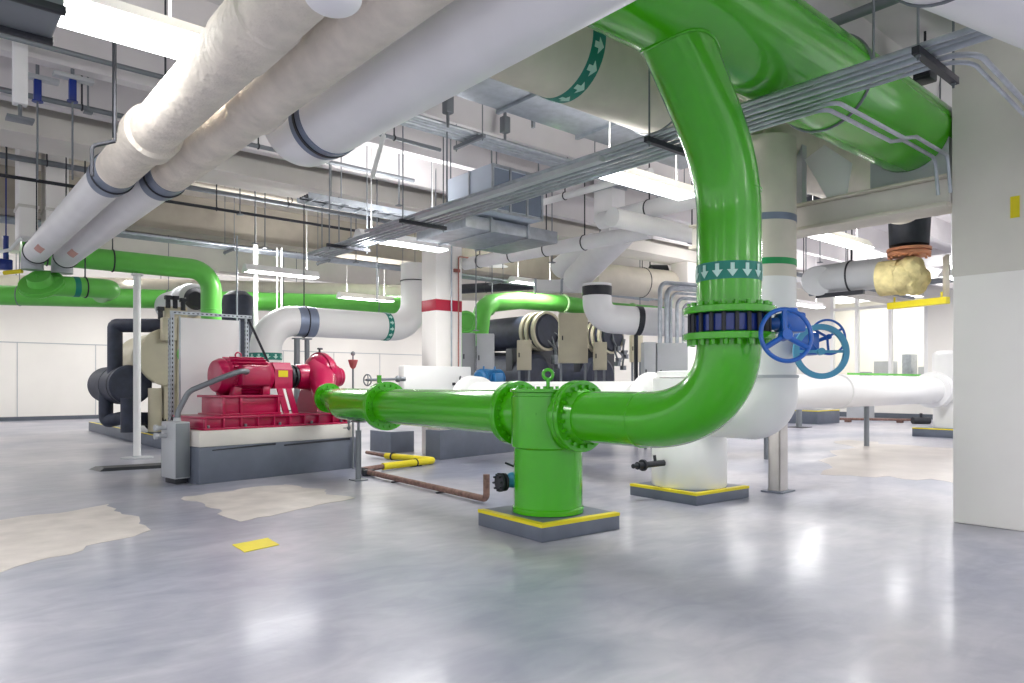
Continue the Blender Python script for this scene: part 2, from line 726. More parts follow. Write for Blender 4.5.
# --- strainer tank
TC = L(2.217, 0)
t = thing('strainer_tank', 'green cylindrical strainer tank with an eyebolt lid on a yellow edged plinth', 'tank', TC + UPV * .17)
b = B()
b.lathe(TC + UPV * .175, UPV, [(0, .375), (.05, .375), (.06, .36), (.66, .36), (.665, .366)], 64)
b.build('lower_shell', M_green, t)
b = B()
b.lathe(TC + UPV * .842, UPV, [(0, .374), (.012, .385), (.53, .385), (.535, .375), (.57, .375)], 64)
b.build('upper_shell', M_green, t)
b = B()
b.lathe(TC + UPV * 1.414, UPV, [(0, .39), (.006, .4), (.03, .4), (.036, .39)], 64)
b.bolts(TC + UPV * 1.45, UPV, .345, 16, .02, .025)
ld = b.build('lid', M_green, t)
b = B()
b.cyl(TC + UPV * 1.45, TC + UPV * 1.56, .02, n=12)
b.torus(TC + UPV * 1.6, V((-.65, -.76, 0)), .05, .017, 28, 10)
b.build('eyebolt', M_green, ld)
for sgn, tt in ((-1, 1.742), (1, 2.70)):
    b = B()
    c = L(tt)
    if sgn < 0:
        flange(b, c, PD, .355, .055, 20)
        b.cyl(c + PD * .055, L(2.0), PR + .03, PR + .01, 48)
    else:
        flange(b, c + PD * .055, -PD, .355, .055, 20)
        b.cyl(L(2.45), c, PR + .01, PR + .03, 48)
    b.build('flange', M_green, t)
b = B()
for k, zz in enumerate((1.2, .98)):
    a0 = TC + (-PN * .86 - PD * .5).normalized() * .386 + UPV * zz
    b.bar(a0 + PN * -.0, a0 + PN * .14, .02, .015)
b.build('name_plate', M_green, t)
# plinth
def plinth(c, hs, h, label, ang=ANG):
    M = Matrix.Translation(V((c.x, c.y, 0))) @ Matrix.Rotation(-ang, 4, 'Z')
    t = thing('plinth', label, 'plinth', (c.x, c.y, 0), 'pipe plinths')
    b = B()
    b.bbox(-hs, hs, -hs, hs, 0, h, M, w=.008)
    b.build('block', M_grey, t)
    b = B()
    w = .075
    for x0, x1, y0, y1 in ((-hs, hs, -hs, -hs + w), (-hs, -hs + w, -hs + w, hs)):
        b.box(x0, x1, y0, y1, h + .0005, h + .004, M)
    b.box(-hs - .004, hs, -hs - .004, -hs - .001, h - .028, h + .004, M)
    b.box(-hs - .004, -hs - .001, -hs - .001, hs, h - .028, h + .004, M)
    b.build('edge_stripe', M_yellow, t)
    return t


plinth(TC, .525, .168, 'grey plinth with yellow edge under the green strainer tank')

# --- straight spool
t = thing('straight_pipe', 'straight green pipe between the strainer tank and the double flange', 'pipe', L(4.3, .9))
b = B()
b.cyl(L(2.78), L(5.80), PR, n=48)
b.build('pipe_body', M_green, t)
b = B()
flange(b, L(2.758), PD, .355, .055, 20)
b.build('flange', M_green, t)
b = B()
flange(b, L(5.84), -PD, .355, .055, 20)
b.build('flange', M_green, t)
# --- reducer spool to the pump
t = thing('reducer_pipe', 'short green tapered pipe joining the red pump', 'pipe', L(6.9, .9))
b = B()
b.cyl(L(5.90), L(7.30), PR, n=48)
x = L(7.3)
b.tube([L(7.3), L(7.72, ZP + .06), L(7.86, ZP + .08)], PR, 40, None, r2=.165)
b.build('pipe_body', M_green, t)
b = B()
flange(b, L(5.845), PD, .355, .055, 20)
b.build('flange', M_green, t)
b = B()
flange(b, L(7.92, ZP + .085), -PD, .25, .05, 12)
b.build('flange', M_green, t)
b = B()
b.cyl(L(6.05, ZP + .25), L(6.05, ZP + .45), .035, n=10)
b.build('vent_stub', M_green, t)
# stanchion beneath
t = thing('pipe_stanchion', 'grey steel stanchion holding up the green pipe beside the red pump', 'stand', L(6.75, 0))
b = B()
b.cyl(L(6.75, .02), L(6.75, .78), .045, n=16)
b.build('post', M_mgrey, t)
b = B()
b.bbox(-.11, .11, -.11, .11, 0, .02, Matrix.Translation(L(6.75, 0)), w=.004)
b.build('base_plate', M_mgrey, t)
b = B()
b.cyl(L(6.75, .78), L(6.75, .90), .022, n=10)
b.bar(L(6.62, .915), L(6.88, .915), .14, .02)
b.build('cradle', M_mgrey, t)
t = thing('drain_valve', 'small drain cock hanging under the green pipe near the pump', 'valve', L(7.1, .75))
b = B()
b.cyl(L(7.1, .92), L(7.1, .76), .015, n=8)
b.sphere(L(7.1, .8), .03)
b.build('body', M_mgrey, t)
b = B()
b.cyl(L(7.1, .922), L(7.1, .88), .026, n=8)
b.build('mounting_nut', M_mgrey, t)
b = B()
b.bar(L(7.1, .8), L(7.1, .8, -.09), .02, .012)
b.build('lever_handle', M_dark, t)

# --- butterfly valve (green line)
ZV0, ZV1 = 1.905, 2.05
t = thing('butterfly_valve', 'dark blue butterfly valve clamped between green flanges with a blue handwheel', 'valve', L(0, ZV0))
b = B()
b.lathe(L(0, ZV0), UPV, [(0, .27), (.01, .285), (ZV1 - ZV0 - .01, .285), (ZV1 - ZV0, .27)], 48)
b.build('valve_body', M_dblue, t)
b = B()
for i in range(20):
    a = .13 + 2 * PI * i / 20
    c = L(0, 0) + V((math.cos(a), math.sin(a), 0)) * .305
    b.cyl(c + UPV * (ZV0 + .001), c + UPV * (ZV1 - .001), .017, n=8)
b.build('stud_bolt', M_dark, t)
# gearbox towards the camera right, wheel facing the camera
WD = V((.62, -.78, 0)).normalized()      # valve stem direction
WC = at(786, 335, 5.22)
FW = V((-.55, -.80, .12)).normalized()   # wheel normal, roughly toward the camera
GB = L(0, 1.975) + WD * .46
b = B()
b.cyl(L(0, 1.975) + WD * .28, GB, .05, n=16)
b.bbox(-.09, .09, -.1, .1, -.075, .085, Matrix.Translation(GB) @ Matrix.Rotation(-.6, 4, 'Z'), w=.025)
b.cyl(GB - UPV * .02, GB + UPV * .12, .06, n=16)
b.build('gearbox', M_blue, t)


def handwheel(c, nrm, rad, rr, m, parent, spokes=3, ph=PI / 2, hub=.035, spw=.02):
    nrm = V(nrm).normalized()
    x, y, z = frame(nrm)
    b = B()
    b.torus(c, nrm, rad, rr, 56, 12)
    for i in range(spokes):
        a = ph + 2 * PI * i / spokes
        d = (x * math.cos(a) + y * math.sin(a))
        b.tube([V(c) - nrm * .015 + d * .02, V(c) - nrm * .012 + d * rad * .5, V(c) + d * rad], spw, 10)
    b.cyl(V(c) - nrm * .05, V(c) + nrm * .03, hub, n=18)
    return b.build('handwheel', m, parent)


b = B()
b.cyl(GB, WC - FW * .03, .022, n=12)
b.build('wheel_shaft', M_blue, t)
handwheel(WC, FW, .195, .0165, M_blue, t, 3, -PI / 2, .04, .021)

# --- riser with its flange, bend and lateral to the header
HD = V((4.98, 3.145, 4.35))
t = thing('riser_pipe', 'green riser pipe with teal arrow band going up from the blue valve to the header', 'pipe', L(0, 2.05))
b = B()
b.tube([L(0, 2.08), L(0, 3.22), V((4.18, 3.145, 4.14))], PR, 48, 1.1, steps=18)
b.build('pipe_body', M_green, t)
b = B()
flange(b, L(0, 2.052), UPV, .36, .055, 20, rb=.024, hb=.035)
b.build('flange', M_green, t)
b = B()
b.hollow(L(0, 2.31), UPV, .135, PR + .003, PR - .01, 64)
bd = b.build('arrow_band', M_teal, t, 'teal band with white down arrows')
b = B()
arrows(b, L(0, 2.378), UPV, PR + .003, .125, 14, -1)
b.build('arrow_mark', mat('arrow white', '#bfe3da', .5, var=.02), bd)
b = B()
b.torus(L(0, 3.03), UPV, PR, .005, 48, 8)
b.build('weld_bead', M_green, t)
# --- header
t = thing('header_pipe', 'huge green overhead header pipe crossing the top of the room', 'pipe', (7, 3.145, 3.9))
b = B()
b.lathe((-5, 3.145, 4.35), (1, 0, 0), [(0, .435), (19, .435)], 64)
b.build('pipe_body', M_green, t)
b = B()
# weld collar of the lateral
dv = (V((4.20, 3.145, 4.12)) - L(0, 3.2)).normalized()
pts = []
for i in range(49):
    a = 2 * PI * i / 48
    x, y, z = frame(dv)
    o = V((4.20, 3.145, 4.12)) + (x * math.cos(a) + y * math.sin(a)) * (PR + .004)
    # slide down along dv to the header surface
    lo, hi = -1.2, .4
    for _ in range(30):
        mid = (lo + hi) / 2
        q = o + dv * mid
        if (q.y - 3.145) ** 2 + (q.z - 4.35) ** 2 < .437 ** 2:
            hi = mid
        else:
            lo = mid
    pts.append(o + dv * lo)
b.tube(pts, .012, 8, cap=False)
b.build('weld_collar', M_green, t)
b = B()
for xx in (1.0, 6.6, 11.0):
    b.torus((xx, 3.145, 4.35), (1, 0, 0), .44, .015, 48, 8, 0, PI * 2)
    for s in (-1, 1):
        b.cyl((xx, 3.145 + s * .45, 4.35), (xx, 3.145 + s * .45, HC), .012, n=8)
b.build('hanger_rod', M_mgrey, t)

# ================================================================== WHITE (CHILLED) LINE behind
WS = V((7.88, 4.47, 0))


def W(t, z=ZP, s=0.):
    return WS + PD * t + PN * s + UPV * z


WR = .36
t = thing('riser_pipe', 'white lagged riser with green and grey bands behind the green riser', 'pipe', W(0, .8))
b = B()
b.tube([W(.95), W(0), W(0, 1.58)], WR, 48, .72, steps=20)
b.build('pipe_bend', M_white, t)
b = B()
b.cyl(W(0, 2.76), W(0, 4.42), WR - .015, n=48)
b.build('pipe_body', M_beige, t, 'beige upper lagging')
b = B()
b.cyl(W(0, 1.585), W(0, 2.76), WR - .014, n=48)
b.build('lower_lagging', M_white, t)
b = B()
b.hollow(W(0, 2.90), UPV, .075, WR - .01, WR - .03, 64)
b.build('colour_band', mat('green tape', '#179a55', .5, var=.03), t, 'green tape band')
b = B()
b.hollow(W(0, 3.42), UPV, .08, WR - .01, WR - .03, 64)
b.build('strap_band', M_band, t, 'grey steel strap band')
b = B()
b.lathe(W(0, 1.572), UPV, [(0, WR + .012), (.035, WR + .012)], 48)
b.build('jacket_seam', M_lgrey, t)
t = thing('strainer_tank', 'white lagged strainer tank with flat lid behind the green elbow', 'tank', W(1.35, .15))
WT = W(1.15, 0)
b = B()
b.lathe(WT + UPV * .155, UPV, [(0, .48), (.02, .49), (.62, .49), (.66, .47), (1.42, .47)], 64)
b.build('shell', M_white, t)
b = B()
b.lathe(WT + UPV * 1.58, UPV, [(0, .38), (.01, .42), (.08, .42), (.09, .41)], 56)
b.build('lid', M_white, t)
b = B()
b.lathe(W(1.62), PD, [(0, .37), (.04, .47), (.2, .49), (.24, .46), (.4, .37)], 48)
b.build('flange_cover', M_white, t)
plinth(WT, .55, .15, 'grey plinth with yellow edge under the white strainer tank')
b = B()
b.cyl(WT - PN * .50 + UPV * .48, WT - PN * .78 + UPV * .46 + PD * .1, .04, n=12)
b.cyl(WT - PN * .62 + UPV * .47 + PD * .04, WT - PN * .62 + UPV * .58 + PD * .06, .02, n=10)
b.lathe(WT - PN * .78 + UPV * .46 + PD * .1, -PN, [(0, .075), (.03, .075), (.03, .045), (.12, .05), (.12, .03), (.2, .03)], 18)
tag(b.build('drain_valve', M_dark), 'small black drain valve beside the white strainer tank', 'valve')
t = thing('lagged_pipe', 'white lagged pipe running behind the green pipe to the far pump', 'pipe', W(4.2, .8))
b = B()
b.cyl(W(2.05), W(6.3), WR, n=40)
b.build('pipe_body', M_white, t)
b = B()
b.lathe(W(6.0), PD, [(0, WR), (.05, .46), (.3, .48), (.36, .44), (.4, .3)], 48)
b.build('flange_cover', M_white, t)
# valve on white riser: pale blue chain ring + dark blue wheel
t = thing('gear_valve', 'blue gear valve on the white riser with a thin wheel and a pale chain ring', 'valve', W(0, 1.9))
gx = at(806, 345, 8.05)
b = B()
b.cyl(W(0, 1.92) + V((.275, -.285, 0)), gx, .06, n=14)
b.bbox(-.11, .11, -.12, .12, -.12, .14, Matrix.Translation(gx) @ Matrix.Rotation(-.7, 4, 'Z'), w=.03)
b.build('gearbox', M_blue, t)
w2 = at(828, 337, 7.95)
b = B()
b.cyl(gx, w2, .022, n=10)
b.build('wheel_shaft', M_blue, t)
handwheel(w2, V((-.62, -.75, .1)), .195, .013, M_blue, t, 3, PI / 2, .03, .014)
w3 = at(821, 351.5, 7.8)
x, y, z = frame(V((-.68, -.73, .05)))
b = B()
nn = V((-.68, -.73, .05)).normalized()
b.hollow(w3 - nn * .02, nn, .04, .305, .243, 56)
for i in range(2):
    a = .5 + PI * i
    d = x * math.cos(a) + y * math.sin(a)
b.bar(w3 + x * .26, w3 - x * .26, .03, .03)
b.cyl(w3 - nn * .04, w3 + nn * .03, .04, n=12)
b.build('chain_ring', M_lblue, t, 'pale blue chain ring')
# beige header
t = thing('lagged_header', 'fat beige lagged header pipe with a teal arrow band behind the green header', 'pipe', (7, 4.82, 4.25))
b = B()
b.lathe((1.4, 4.82, 4.7), (1, 0, 0), [(0, .44), (.02, .45), (11.6, .45)], 64)
b.build('pipe_body', M_beige, t)
xb = 4.72
b = B()
b.hollow((xb, 4.82, 4.7), (1, 0, 0), .17, .454, .43, 64)
bd = b.build('arrow_band', M_teal, t, 'teal arrow band')
b = B()
arrows(b, (xb + .085, 4.82, 4.7), (1, 0, 0), .455, .14, 14, 1)
b.build('arrow_mark', MATS['arrow white'], bd)
b = B()
b.lathe((7.72, 4.82, 4.7), (1, 0, 0), [(0, .45), (.02, .475), (.12, .475), (.14, .45)], 56)
b.build('jacket_collar', M_cream, t)
b = B()
for xx in (2.1, 6.2, 11.5):
    b.torus((xx, 4.82, 4.7), (1, 0, 0), .455, .013, 48, 8)
    for s in (-1, 1):
        b.cyl((xx, 4.82 + s * .465, 4.7), (xx, 4.82 + s * .465, HC), .012, n=8)
b.build('hanger_rod', M_mgrey, t)

# support beam for the headers with saddles
t = thing('support_beam', 'cream box beam under the two headers beside the near pillar', 'beam', (8.8, 4, 3.4))
b = B()
b.bbox(8.55, 8.85, 2.70, 6.0, 3.47, 3.73, w=.01)
b.build('web', M_conc, t)
b = B()
b.bbox(8.47, 8.93, 2.70, 6.0, 3.42, 3.465, w=.006)
b.bbox(8.47, 8.93, 2.70, 6.0, 3.735, 3.765, w=.006)
b.build('flange_plate', M_beige, t)
b = B()
b.box(8.6, 8.8, 5.75, 5.95, 3.77, HC)
b.build('hanger_post', M_conc, t)


def saddle(yc, zc, r, w, x0, x1, zt, name, label):
    b = B()
    n = 18
    pts = [(yc - w, zt), (yc + w, zt), (yc + w * .98, zc - r * .45)]
    a0, a1 = -.35, -PI + .35
    for i in range(n + 1):
        a = a0 + (a1 - a0) * i / n
        pts.append((yc + math.cos(a) * (r + .004), zc + math.sin(a) * (r + .004)))
    pts.append((yc - w * .98, zc - r * .45))
    # build strip (concave outline) from quads
    top = pts[3:-1]
    k = len(top)
    for i in range(k - 1):
        (ya, za), (yb, zb_) = top[i], top[i + 1]
        b.hull8([V((x0, ya, zt)), V((x0, yb, zt)), V((x1, yb, zt)), V((x1, ya, zt)), V((x0, ya, za)), V((x0, yb, zb_)), V((x1, yb, zb_)), V((x1, ya, za))])
    return tag(b.build(name, M_lgrey), label, 'bracket', 'header saddles')


saddle(3.145, 4.35, .435, .5, 8.62, 8.74, 3.768, 'saddle_bracket', 'pale saddle bracket carrying the green header on the cream beam')
saddle(4.82, 4.7, .45, .5, 8.62, 8.74, 3.768, 'saddle_bracket', 'tall saddle bracket carrying the beige header on the cream beam')
b = B()
b.prism([(8.5, 3.78, 3.77), (8.5, 4.02, 3.77), (8.5, 4.30, 4.3), (8.5, 4.05, 4.42), (8.5, 3.72, 4.12)], (.02, 0, 0))
tag(b.build('gusset_plate', M_white), 'white angular plate between the two header saddles', 'plate')

# ================================================================== OVERHEAD PIPES toward the far left
K = .78


def run_pipe(name, label, x, z, r_fat, r_thin, y0, yc, y1, m1, m2, collars):
    t = thing(name, label, 'pipe', (x, (y0 + y1) / 2, z - r_fat))
    b = B()
    b.cyl((x, y0, z), (x, yc, z), r_fat, n=48)
    b.build('lagging', m1, t, 'cream canvas lagging')
    b = B()
    b.cyl((x, yc, z), (x, y1, z), r_thin, n=48)
    b.build('jacket', m2, t, 'smooth white jacket')
    return t


p1 = run_pipe('lagged_pipe', 'cream wrapped overhead pipe nearest the ceiling lamp at the top left', 1.56, 3.6, .192, .178, .4, 7.8, 13.4, M_cream, M_lagw, None)
b = B()
b.lathe((1.56, 6.35, 3.6), (0, 1, 0), [(0, .192), (.02, .228), (.22, .234), (.30, .2)], 48)
b.lathe((1.56, 3.9, 3.6), (0, 1, 0), [(0, .192), (.02, .205), (.5, .205), (.55, .192)], 48)
b.build('wrap_collar', M_cream, p1)
b = B()
b.hollow((1.56, 7.72, 3.6), (0, 1, 0), .42, .197, .17, 48)
b.build('strap_band', M_band, p1)
b = B()
b.torus((1.56, 7.92, 3.6), (0, 1, 0), .198, .014, 40, 8)
b.torus((1.56, 13.4, 3.6), (0, 1, 0), .182, .012, 40, 8)
for yy in (7.92, 13.4, 2.5):
    b.cyl((1.56, yy, 3.79), (1.56, yy, HC if yy < 12 else HF), .01, n=8)
b.build('hanger_ring', M_dark, p1)
p2_ = run_pipe('lagged_pipe', 'cream wrapped overhead pipe between the lamp side pipe and the white pipe', 1.99, 3.6, .192, .178, .4, 7.7, 13.6, M_cream, M_lagw, None)
b = B()
b.lathe((1.99, 5.1, 3.6), (0, 1, 0), [(0, .192), (.03, .21), (.22, .215), (.28, .192)], 48)
b.build('wrap_collar', M_cream, p2_)
b = B()
b.hollow((1.99, 7.5, 3.6), (0, 1, 0), .44, .197, .17, 48)
b.build('strap_band', M_band, p2_)
b = B()
b.torus((1.99, 7.72, 3.6), (0, 1, 0), .198, .014, 40, 8)
b.torus((1.99, 13.6, 3.6), (0, 1, 0), .182, .012, 40, 8)
for yy in (7.72, 13.6, 2.5):
    b.cyl((1.99, yy, 3.79), (1.99, yy, HC if yy < 12 else HF), .01, n=8)
b.build('hanger_ring', M_dark, p2_)
M_tag = mat('faded pink label', '#dba79b', .6, var=.1)
for px_, ob, y in ((1.56, p1, 12.0), (1.99, p2_, 12.1)):
    b = B()
    x, yv, z = frame((0, 1, 0))
    for k in range(4):
        b2 = 0
    # curved label strip low on the left flank
    for i in range(6):
        a0, a1 = -PI * .80 + i * .1, -PI * .80 + (i + 1) * .1
        p = [V((px_ + math.cos(a) * .1805, yy, 3.6 + math.sin(a) * .1805)) for a in (a0, a1) for yy in (y, y + .45)]
        b.prism([p[0], p[1], p[3], p[2]], V((math.cos(a0), 0, math.sin(a0))) * .001)
    b.build('pipe_label', M_tag, ob)
# end elbows of those two pipes down to the green flanged branch
t = thing('elbow_pipe', 'grey lagged elbows dropping from the overhead pair to the green branch', 'pipe', (1.7, 13.8, 3.1))
b = B()
b.tube([(1.56, 13.41, 3.6), (1.56, 13.9, 3.6), (1.56, 13.9, 3.37)], .16, 32, .25)
b.build('pipe_bend', M_lgrey, t)
b = B()
b.tube([(1.99, 13.61, 3.6), (1.99, 14.0, 3.6), (1.99, 14.0, 3.37)], .16, 32, .22)
b.build('pipe_bend', M_lgrey, t)
# green branch with flange
gb = at(42, 285, 11.7)
t = thing('branch_pipe', 'short green branch with a big flange under the ends of the white pipes', 'pipe', gb - UPV * .25)
b = B()
ge = at(112, 289, 12.5)
b.tube([gb - (ge - gb).normalized() * .1, ge, ge + V((.0, .9, .0))], .17, 32, .24)
b.build('pipe_body', M_green2, t)
b = B()
ax = V((-.35, -.6, .72)).normalized()
b.lathe(gb - ax * .12, ax, [(0, .2), (.05, .28), (.1, .345), (.14, .345), (.14, .33), (.18, .33), (.18, .2), (.3, .17)], 40)
b.bolts(gb - ax * .02, -ax, .31, 14, .018, .03)
b.build('flange', M_green2, t)
b = B()
mid = gb.lerp(ge, .42)
b.hollow(mid, ge - gb, .09, .174, .16, 40)
b.build('arrow_band', M_teal, t)
b = B()
md = gb.lerp(ge, .6)
b.torus(md, ge - gb, .175, .012, 28, 8)
b.cyl(md + UPV * .175, V((md.x, md.y, HC)), .012, n=8)
b.build('hanger_ring', M_dark, t)
b = B()
b.tube([at(4, 273, 11.6), at(22, 271, 11.6)], .035, 10)
tag(b.build('gas_pipe', M_yellow), 'thin yellow pipe beside the green flange at the left edge', 'pipe')
# pipe 3
t = thing('white_pipe', 'large smooth white overhead pipe ending in an elbow with a steel strap', 'pipe', (2.55, 3, 3.3))
b = B()
b.tube([(2.55, -.2, 3.6), (2.55, 5.95, 3.6), (2.55, 5.95, 5.75)], .273, 56, .42, steps=14)
b.build('pipe_body', M_lagw, t)
b = B()
b.hollow((2.55, 5.16, 3.6), (0, 1, 0), .07, .281, .265, 56)
b.hollow((2.55, 5.27, 3.6), (0, 1, 0), .07, .281, .265, 56)
b.build('strap_band', M_band, t)
b = B()
b.hollow((2.55, 5.232, 3.6), (0, 1, 0), .036, .286, .265, 56)
b.build('hanger_ring', M_dark, t)
t = thing('white_pipe', 'capped white pipe stub poking out over the cream pipes at the top edge', 'pipe', (1.21, 2.4, 2.9))
b = B()
cc = at(333, -3, 2.6)
b.tube([cc + V((.0, 0, .0)), cc + V((0, -.0, 1.4))], .105, 40)
b.sphere(cc, .105, 1, 1, .55, 32)
b.build('pipe_body', M_lagw, t)
b = B()
b.cyl(cc + UPV * 1.3, V((cc.x, cc.y, HC)), .02, n=8)
b.build('hanger_rod', M_mgrey, t)
# big white pipe at the upper right corner
Q = at(960, 24, 4.0)
DQ = V((.976, -.22, 0)).normalized()
nv = DQ.cross(Q - V((0, 0, EYE))).normalized()
if nv.z < 0:
    nv = -nv
CQ = Q + nv * .42
t = thing('white_pipe', 'large white overhead pipe cutting the upper right corner', 'pipe', CQ - UPV * .42)
b = B()
b.cyl(CQ - DQ * .9, CQ + DQ * 4, .42, n=64)
b.build('pipe_body', M_lagw, t)
b = B()
for k in (-.5, 2.2):
    c = CQ + DQ * k
    b.torus(c, DQ, .425, .01, 40, 8)
    b.cyl(c + UPV * .42, V((c.x, c.y, HC)), .012, n=8)
b.build('hanger_rod', M_mgrey, t)

# ================================================================== RED PUMP
PO = V((3.3, 11.0, 0))
MP = Matrix.Translation(PO) @ Matrix.Rotation(R(8), 4, 'Z')


def P(u, v, z):
    return MP @ V((u, v, z))


U1, V1 = (MP.to_3x3() @ V((1, 0, 0))), (MP.to_3x3() @ V((0, 1, 0)))
t = thing('pump_plinth', 'grey concrete plinth with cream top under the red pump', 'plinth', P(1.4, .6, 0), 'pump plinths')
b = B()
b.bbox(0, 2.86, 0, 1.35, 0, .55, MP, w=.012)
b.build('block', M_grey, t)
b = B()
b.bbox(.01, 2.80, .01, 1.34, .552, .79, MP, w=.012)
b.build('grout_cap', M_conc, t)
for (u0, u1, za, zb) in ((.2, 1.25, .49, .515), (1.4, 2.7, .485, .52)):
    b = B()
    b.prism([P(u0, -.004, za), P(u1, -.004, za + .025), P(u1, -.004, zb + .03), P(u0, -.004, zb - .01)], V1 * .003)
    b.build('stain', M_dark, t)
t = thing('centrifugal_pump', 'crimson pump and motor set on a ribbed skid', 'pump', P(1.4, .6, .79))
b = B()
b.bbox(.12, 2.74, .10, 1.2, .965, 1.0, MP, w=.008)
b.bbox(.12, 2.74, .09, 1.21, .795, .825, MP, w=.006)
b.bbox(.15, 2.71, .16, 1.14, .82, .97, MP, w=.006)
for k in range(10):
    u = .14 + k * .284
    b.bbox(u, u + .025, .095, .17, .82, .97, MP, w=.004)
sk = b.build('skid', M_red, t)
b = B()
for k in range(5):
    b.cyl(P(.2 + k * .6, .125, .826), P(.2 + k * .6, .125, .87), .022, n=6)
b.build('anchor_bolt', M_mgrey, sk)
b = B()
b.bbox(.46, 1.5, .25, 1.05, 1.002, 1.03, MP, w=.005)
b.bbox(.50, 1.46, .3, 1.0, 1.0, 1.30, MP, w=.01)
b.bbox(.45, 1.52, .24, 1.06, 1.285, 1.32, MP, w=.005)
for u in (.51, .8, 1.46):
    b.bbox(u - .02, u + .02, .25, .32, 1.02, 1.29, MP, w=.004)
b.build('motor_pedestal', M_red, t)
b = B()
CV = .65
cz = 1.63
b.lathe(P(.62, CV, cz), U1, [(0, .2), (.03, .25), (.10, .275), (.12, .285), (.74, .285), (.76, .275), (.84, .25), (.88, .2)], 40)
for i in range(26):
    a = 2 * PI * i / 26
    d = V1 * math.cos(a) + UPV * math.sin(a)
    if abs(math.sin(a)) < .96:
        c = P(.74, CV, cz) + d * .30
        b.bar(c, c + U1 * .60, .016, .07, d)
for u in (.72, 1.22):
    for s in (-1, 1):
        b.bbox(u, u + .13, CV + s * .24 - .07, CV + s * .24 + .07, 1.32, 1.46, MP, w=.01)
b.bbox(.68, 1.38, CV - .14, CV + .14, 1.86, 1.915, MP, w=.015)
b.build('motor', M_red, t)
b = B()
b.lathe(P(.53, CV, cz), U1, [(0, .16), (.02, .25), (.10, .29), (.14, .29)], 32)
b.build('fan_cowl', M_red, t)
b = B()
b.bbox(.80, 1.28, .20, .40, 1.48, 1.80, MP, w=.015)
tb = b.build('terminal_box', M_red, t)
b = B()
b.bbox(.82, 1.26, .185, .198, 1.5, 1.78, MP, w=.004)
b.build('cover', M_red, tb)
b = B()
b.torus(P(.95, CV, 1.97), V1, .05, .014, 24, 8)
b.cyl(P(.95, CV, 1.9), P(.95, CV, 1.93), .03, n=10)
b.build('lifting_eye', M_red, t)
b = B()
ga = [P(1.50, CV - .2, 1.42), P(1.50, CV + .2, 1.42), P(1.50, CV + .2, 1.75), P(1.50, CV + .12, 1.87), P(1.50, CV - .12, 1.87), P(1.50, CV - .2, 1.75)]
b.prism(ga, U1 * .33)
for u in (1.53, 1.70):
    b.prism([P(u, CV - .22, 1.42), P(u + .1, CV - .22, 1.42), P(u + .16, CV - .34, 1.002), P(u + .05, CV - .34, 1.002)], V1 * .03)
b.build('coupling_guard', M_red, t)
b = B()
b.prism([P(1.56, CV - .203, 1.62), P(1.74, CV - .203, 1.62), P(1.74, CV - .203, 1.73), P(1.56, CV - .203, 1.73)], -V1 * .002)
b.build('warning_label', M_yellow, t)
b = B()
b.cyl(P(1.83, CV, cz), P(2.0, CV, cz), .07, n=16)
b.lathe(P(1.84, CV, cz), U1, [(0, .09), (.02, .19), (.07, .19), (.07, .09), (.1, .09), (.1, .2), (.14, .2), (.14, .1)], 28)
for i in range(8):
    a = 2 * PI * i / 8
    d = V1 * math.cos(a) + UPV * math.sin(a)
    b.cyl(P(1.86, CV, cz) + d * .165, P(2.02, CV, cz) + d * .165, .016, n=6)
b.build('shaft_coupling', M_dark, t)
b = B()
b.lathe(P(1.98, CV, cz), U1, [(0, .12), (.02, .2), (.08, .22), (.28, .23), (.34, .27)], 36)
b.lathe(P(2.66, CV, cz), U1, [(0, .27), (.06, .23), (.18, .215), (.22, .18), (.28, .17), (.31, .12)], 36)
b.build('bearing_housing', M_red, t)
b = B()
# volute casing: bulging disc around the shaft with a spiral outlet
b.lathe(P(2.30, CV, cz - .02), U1, [(0, .22), (.03, .34), (.09, .41), (.17, .44), (.25, .44), (.33, .41), (.38, .34), (.42, .24)], 44)
b.lathe(P(2.46, CV, cz - .02), U1, [(0, .44), (.0, .465), (.08, .465), (.08, .44)], 44)
b.build('volute', M_red, t)
nz0 = L(7.985, ZP + .085)
b = B()
b.tube([P(2.46, CV - .02, 1.72), P(2.36, .34, 1.58), nz0 + PD * .12, nz0 + PD * .045], .27, 36, .22, r2=.165)
flange(b, nz0 - PD * .06, PD, .245, .045, 12)
b.build('suction_nozzle', M_red, t)
b = B()
b.hull8([P(2.2, .28, 1.002), P(2.85, .28, 1.002), P(2.85, 1.0, 1.002), P(2.2, 1.0, 1.002), P(2.3, .36, 1.4), P(2.75, .36, 1.4), P(2.75, .95, 1.4), P(2.3, .95, 1.4)])
b.build('foot', M_red, t)
b = B()
b.cyl(P(2.5, CV, 2.06), P(2.5, CV, 2.14), .02, n=8)
b.cyl(P(2.46, CV, 2.14), P(2.56, CV, 2.14), .016, n=8)
b.build('air_cock', M_dark, t)

# flexible conduit + isolator box on the floor
bx = V((3.02, 11.22, 0))
MB_ = Matrix.Translation(bx) @ Matrix.Rotation(R(8), 4, 'Z')
t = thing('switch_box', 'tall grey electrical box on the floor at the left end of the pump plinth', 'box', bx)
b = B()
b.bbox(0, .23, 0, .48, .08, .93, MB_, w=.012)
b.build('enclosure', M_lgrey, t)
b = B()
b.bbox(.012, .218, -.012, -.001, .1, .91, MB_, w=.005)
dr = b.build('cover', M_mgrey, t)
b = B()
b.bbox(.03, .2, .05, .4, 0, .08, MB_, w=.006)
b.build('foot', M_dark, t)
b = B()
for z_ in (.84, .72):
    b.cyl(MB_ @ V((-.13, .3, z_)), MB_ @ V((-.001, .3, z_)), .035, n=12)
    b.cyl(MB_ @ V((-.17, .3, z_)), MB_ @ V((-.13, .3, z_)), .05, n=12)
b.build('cable_gland', M_lgrey, t)
t = thing('flexible_conduit', 'grey flexible conduit arching from the electrical box to the red motor', 'conduit', MB_ @ V((.1, .2, .93)))
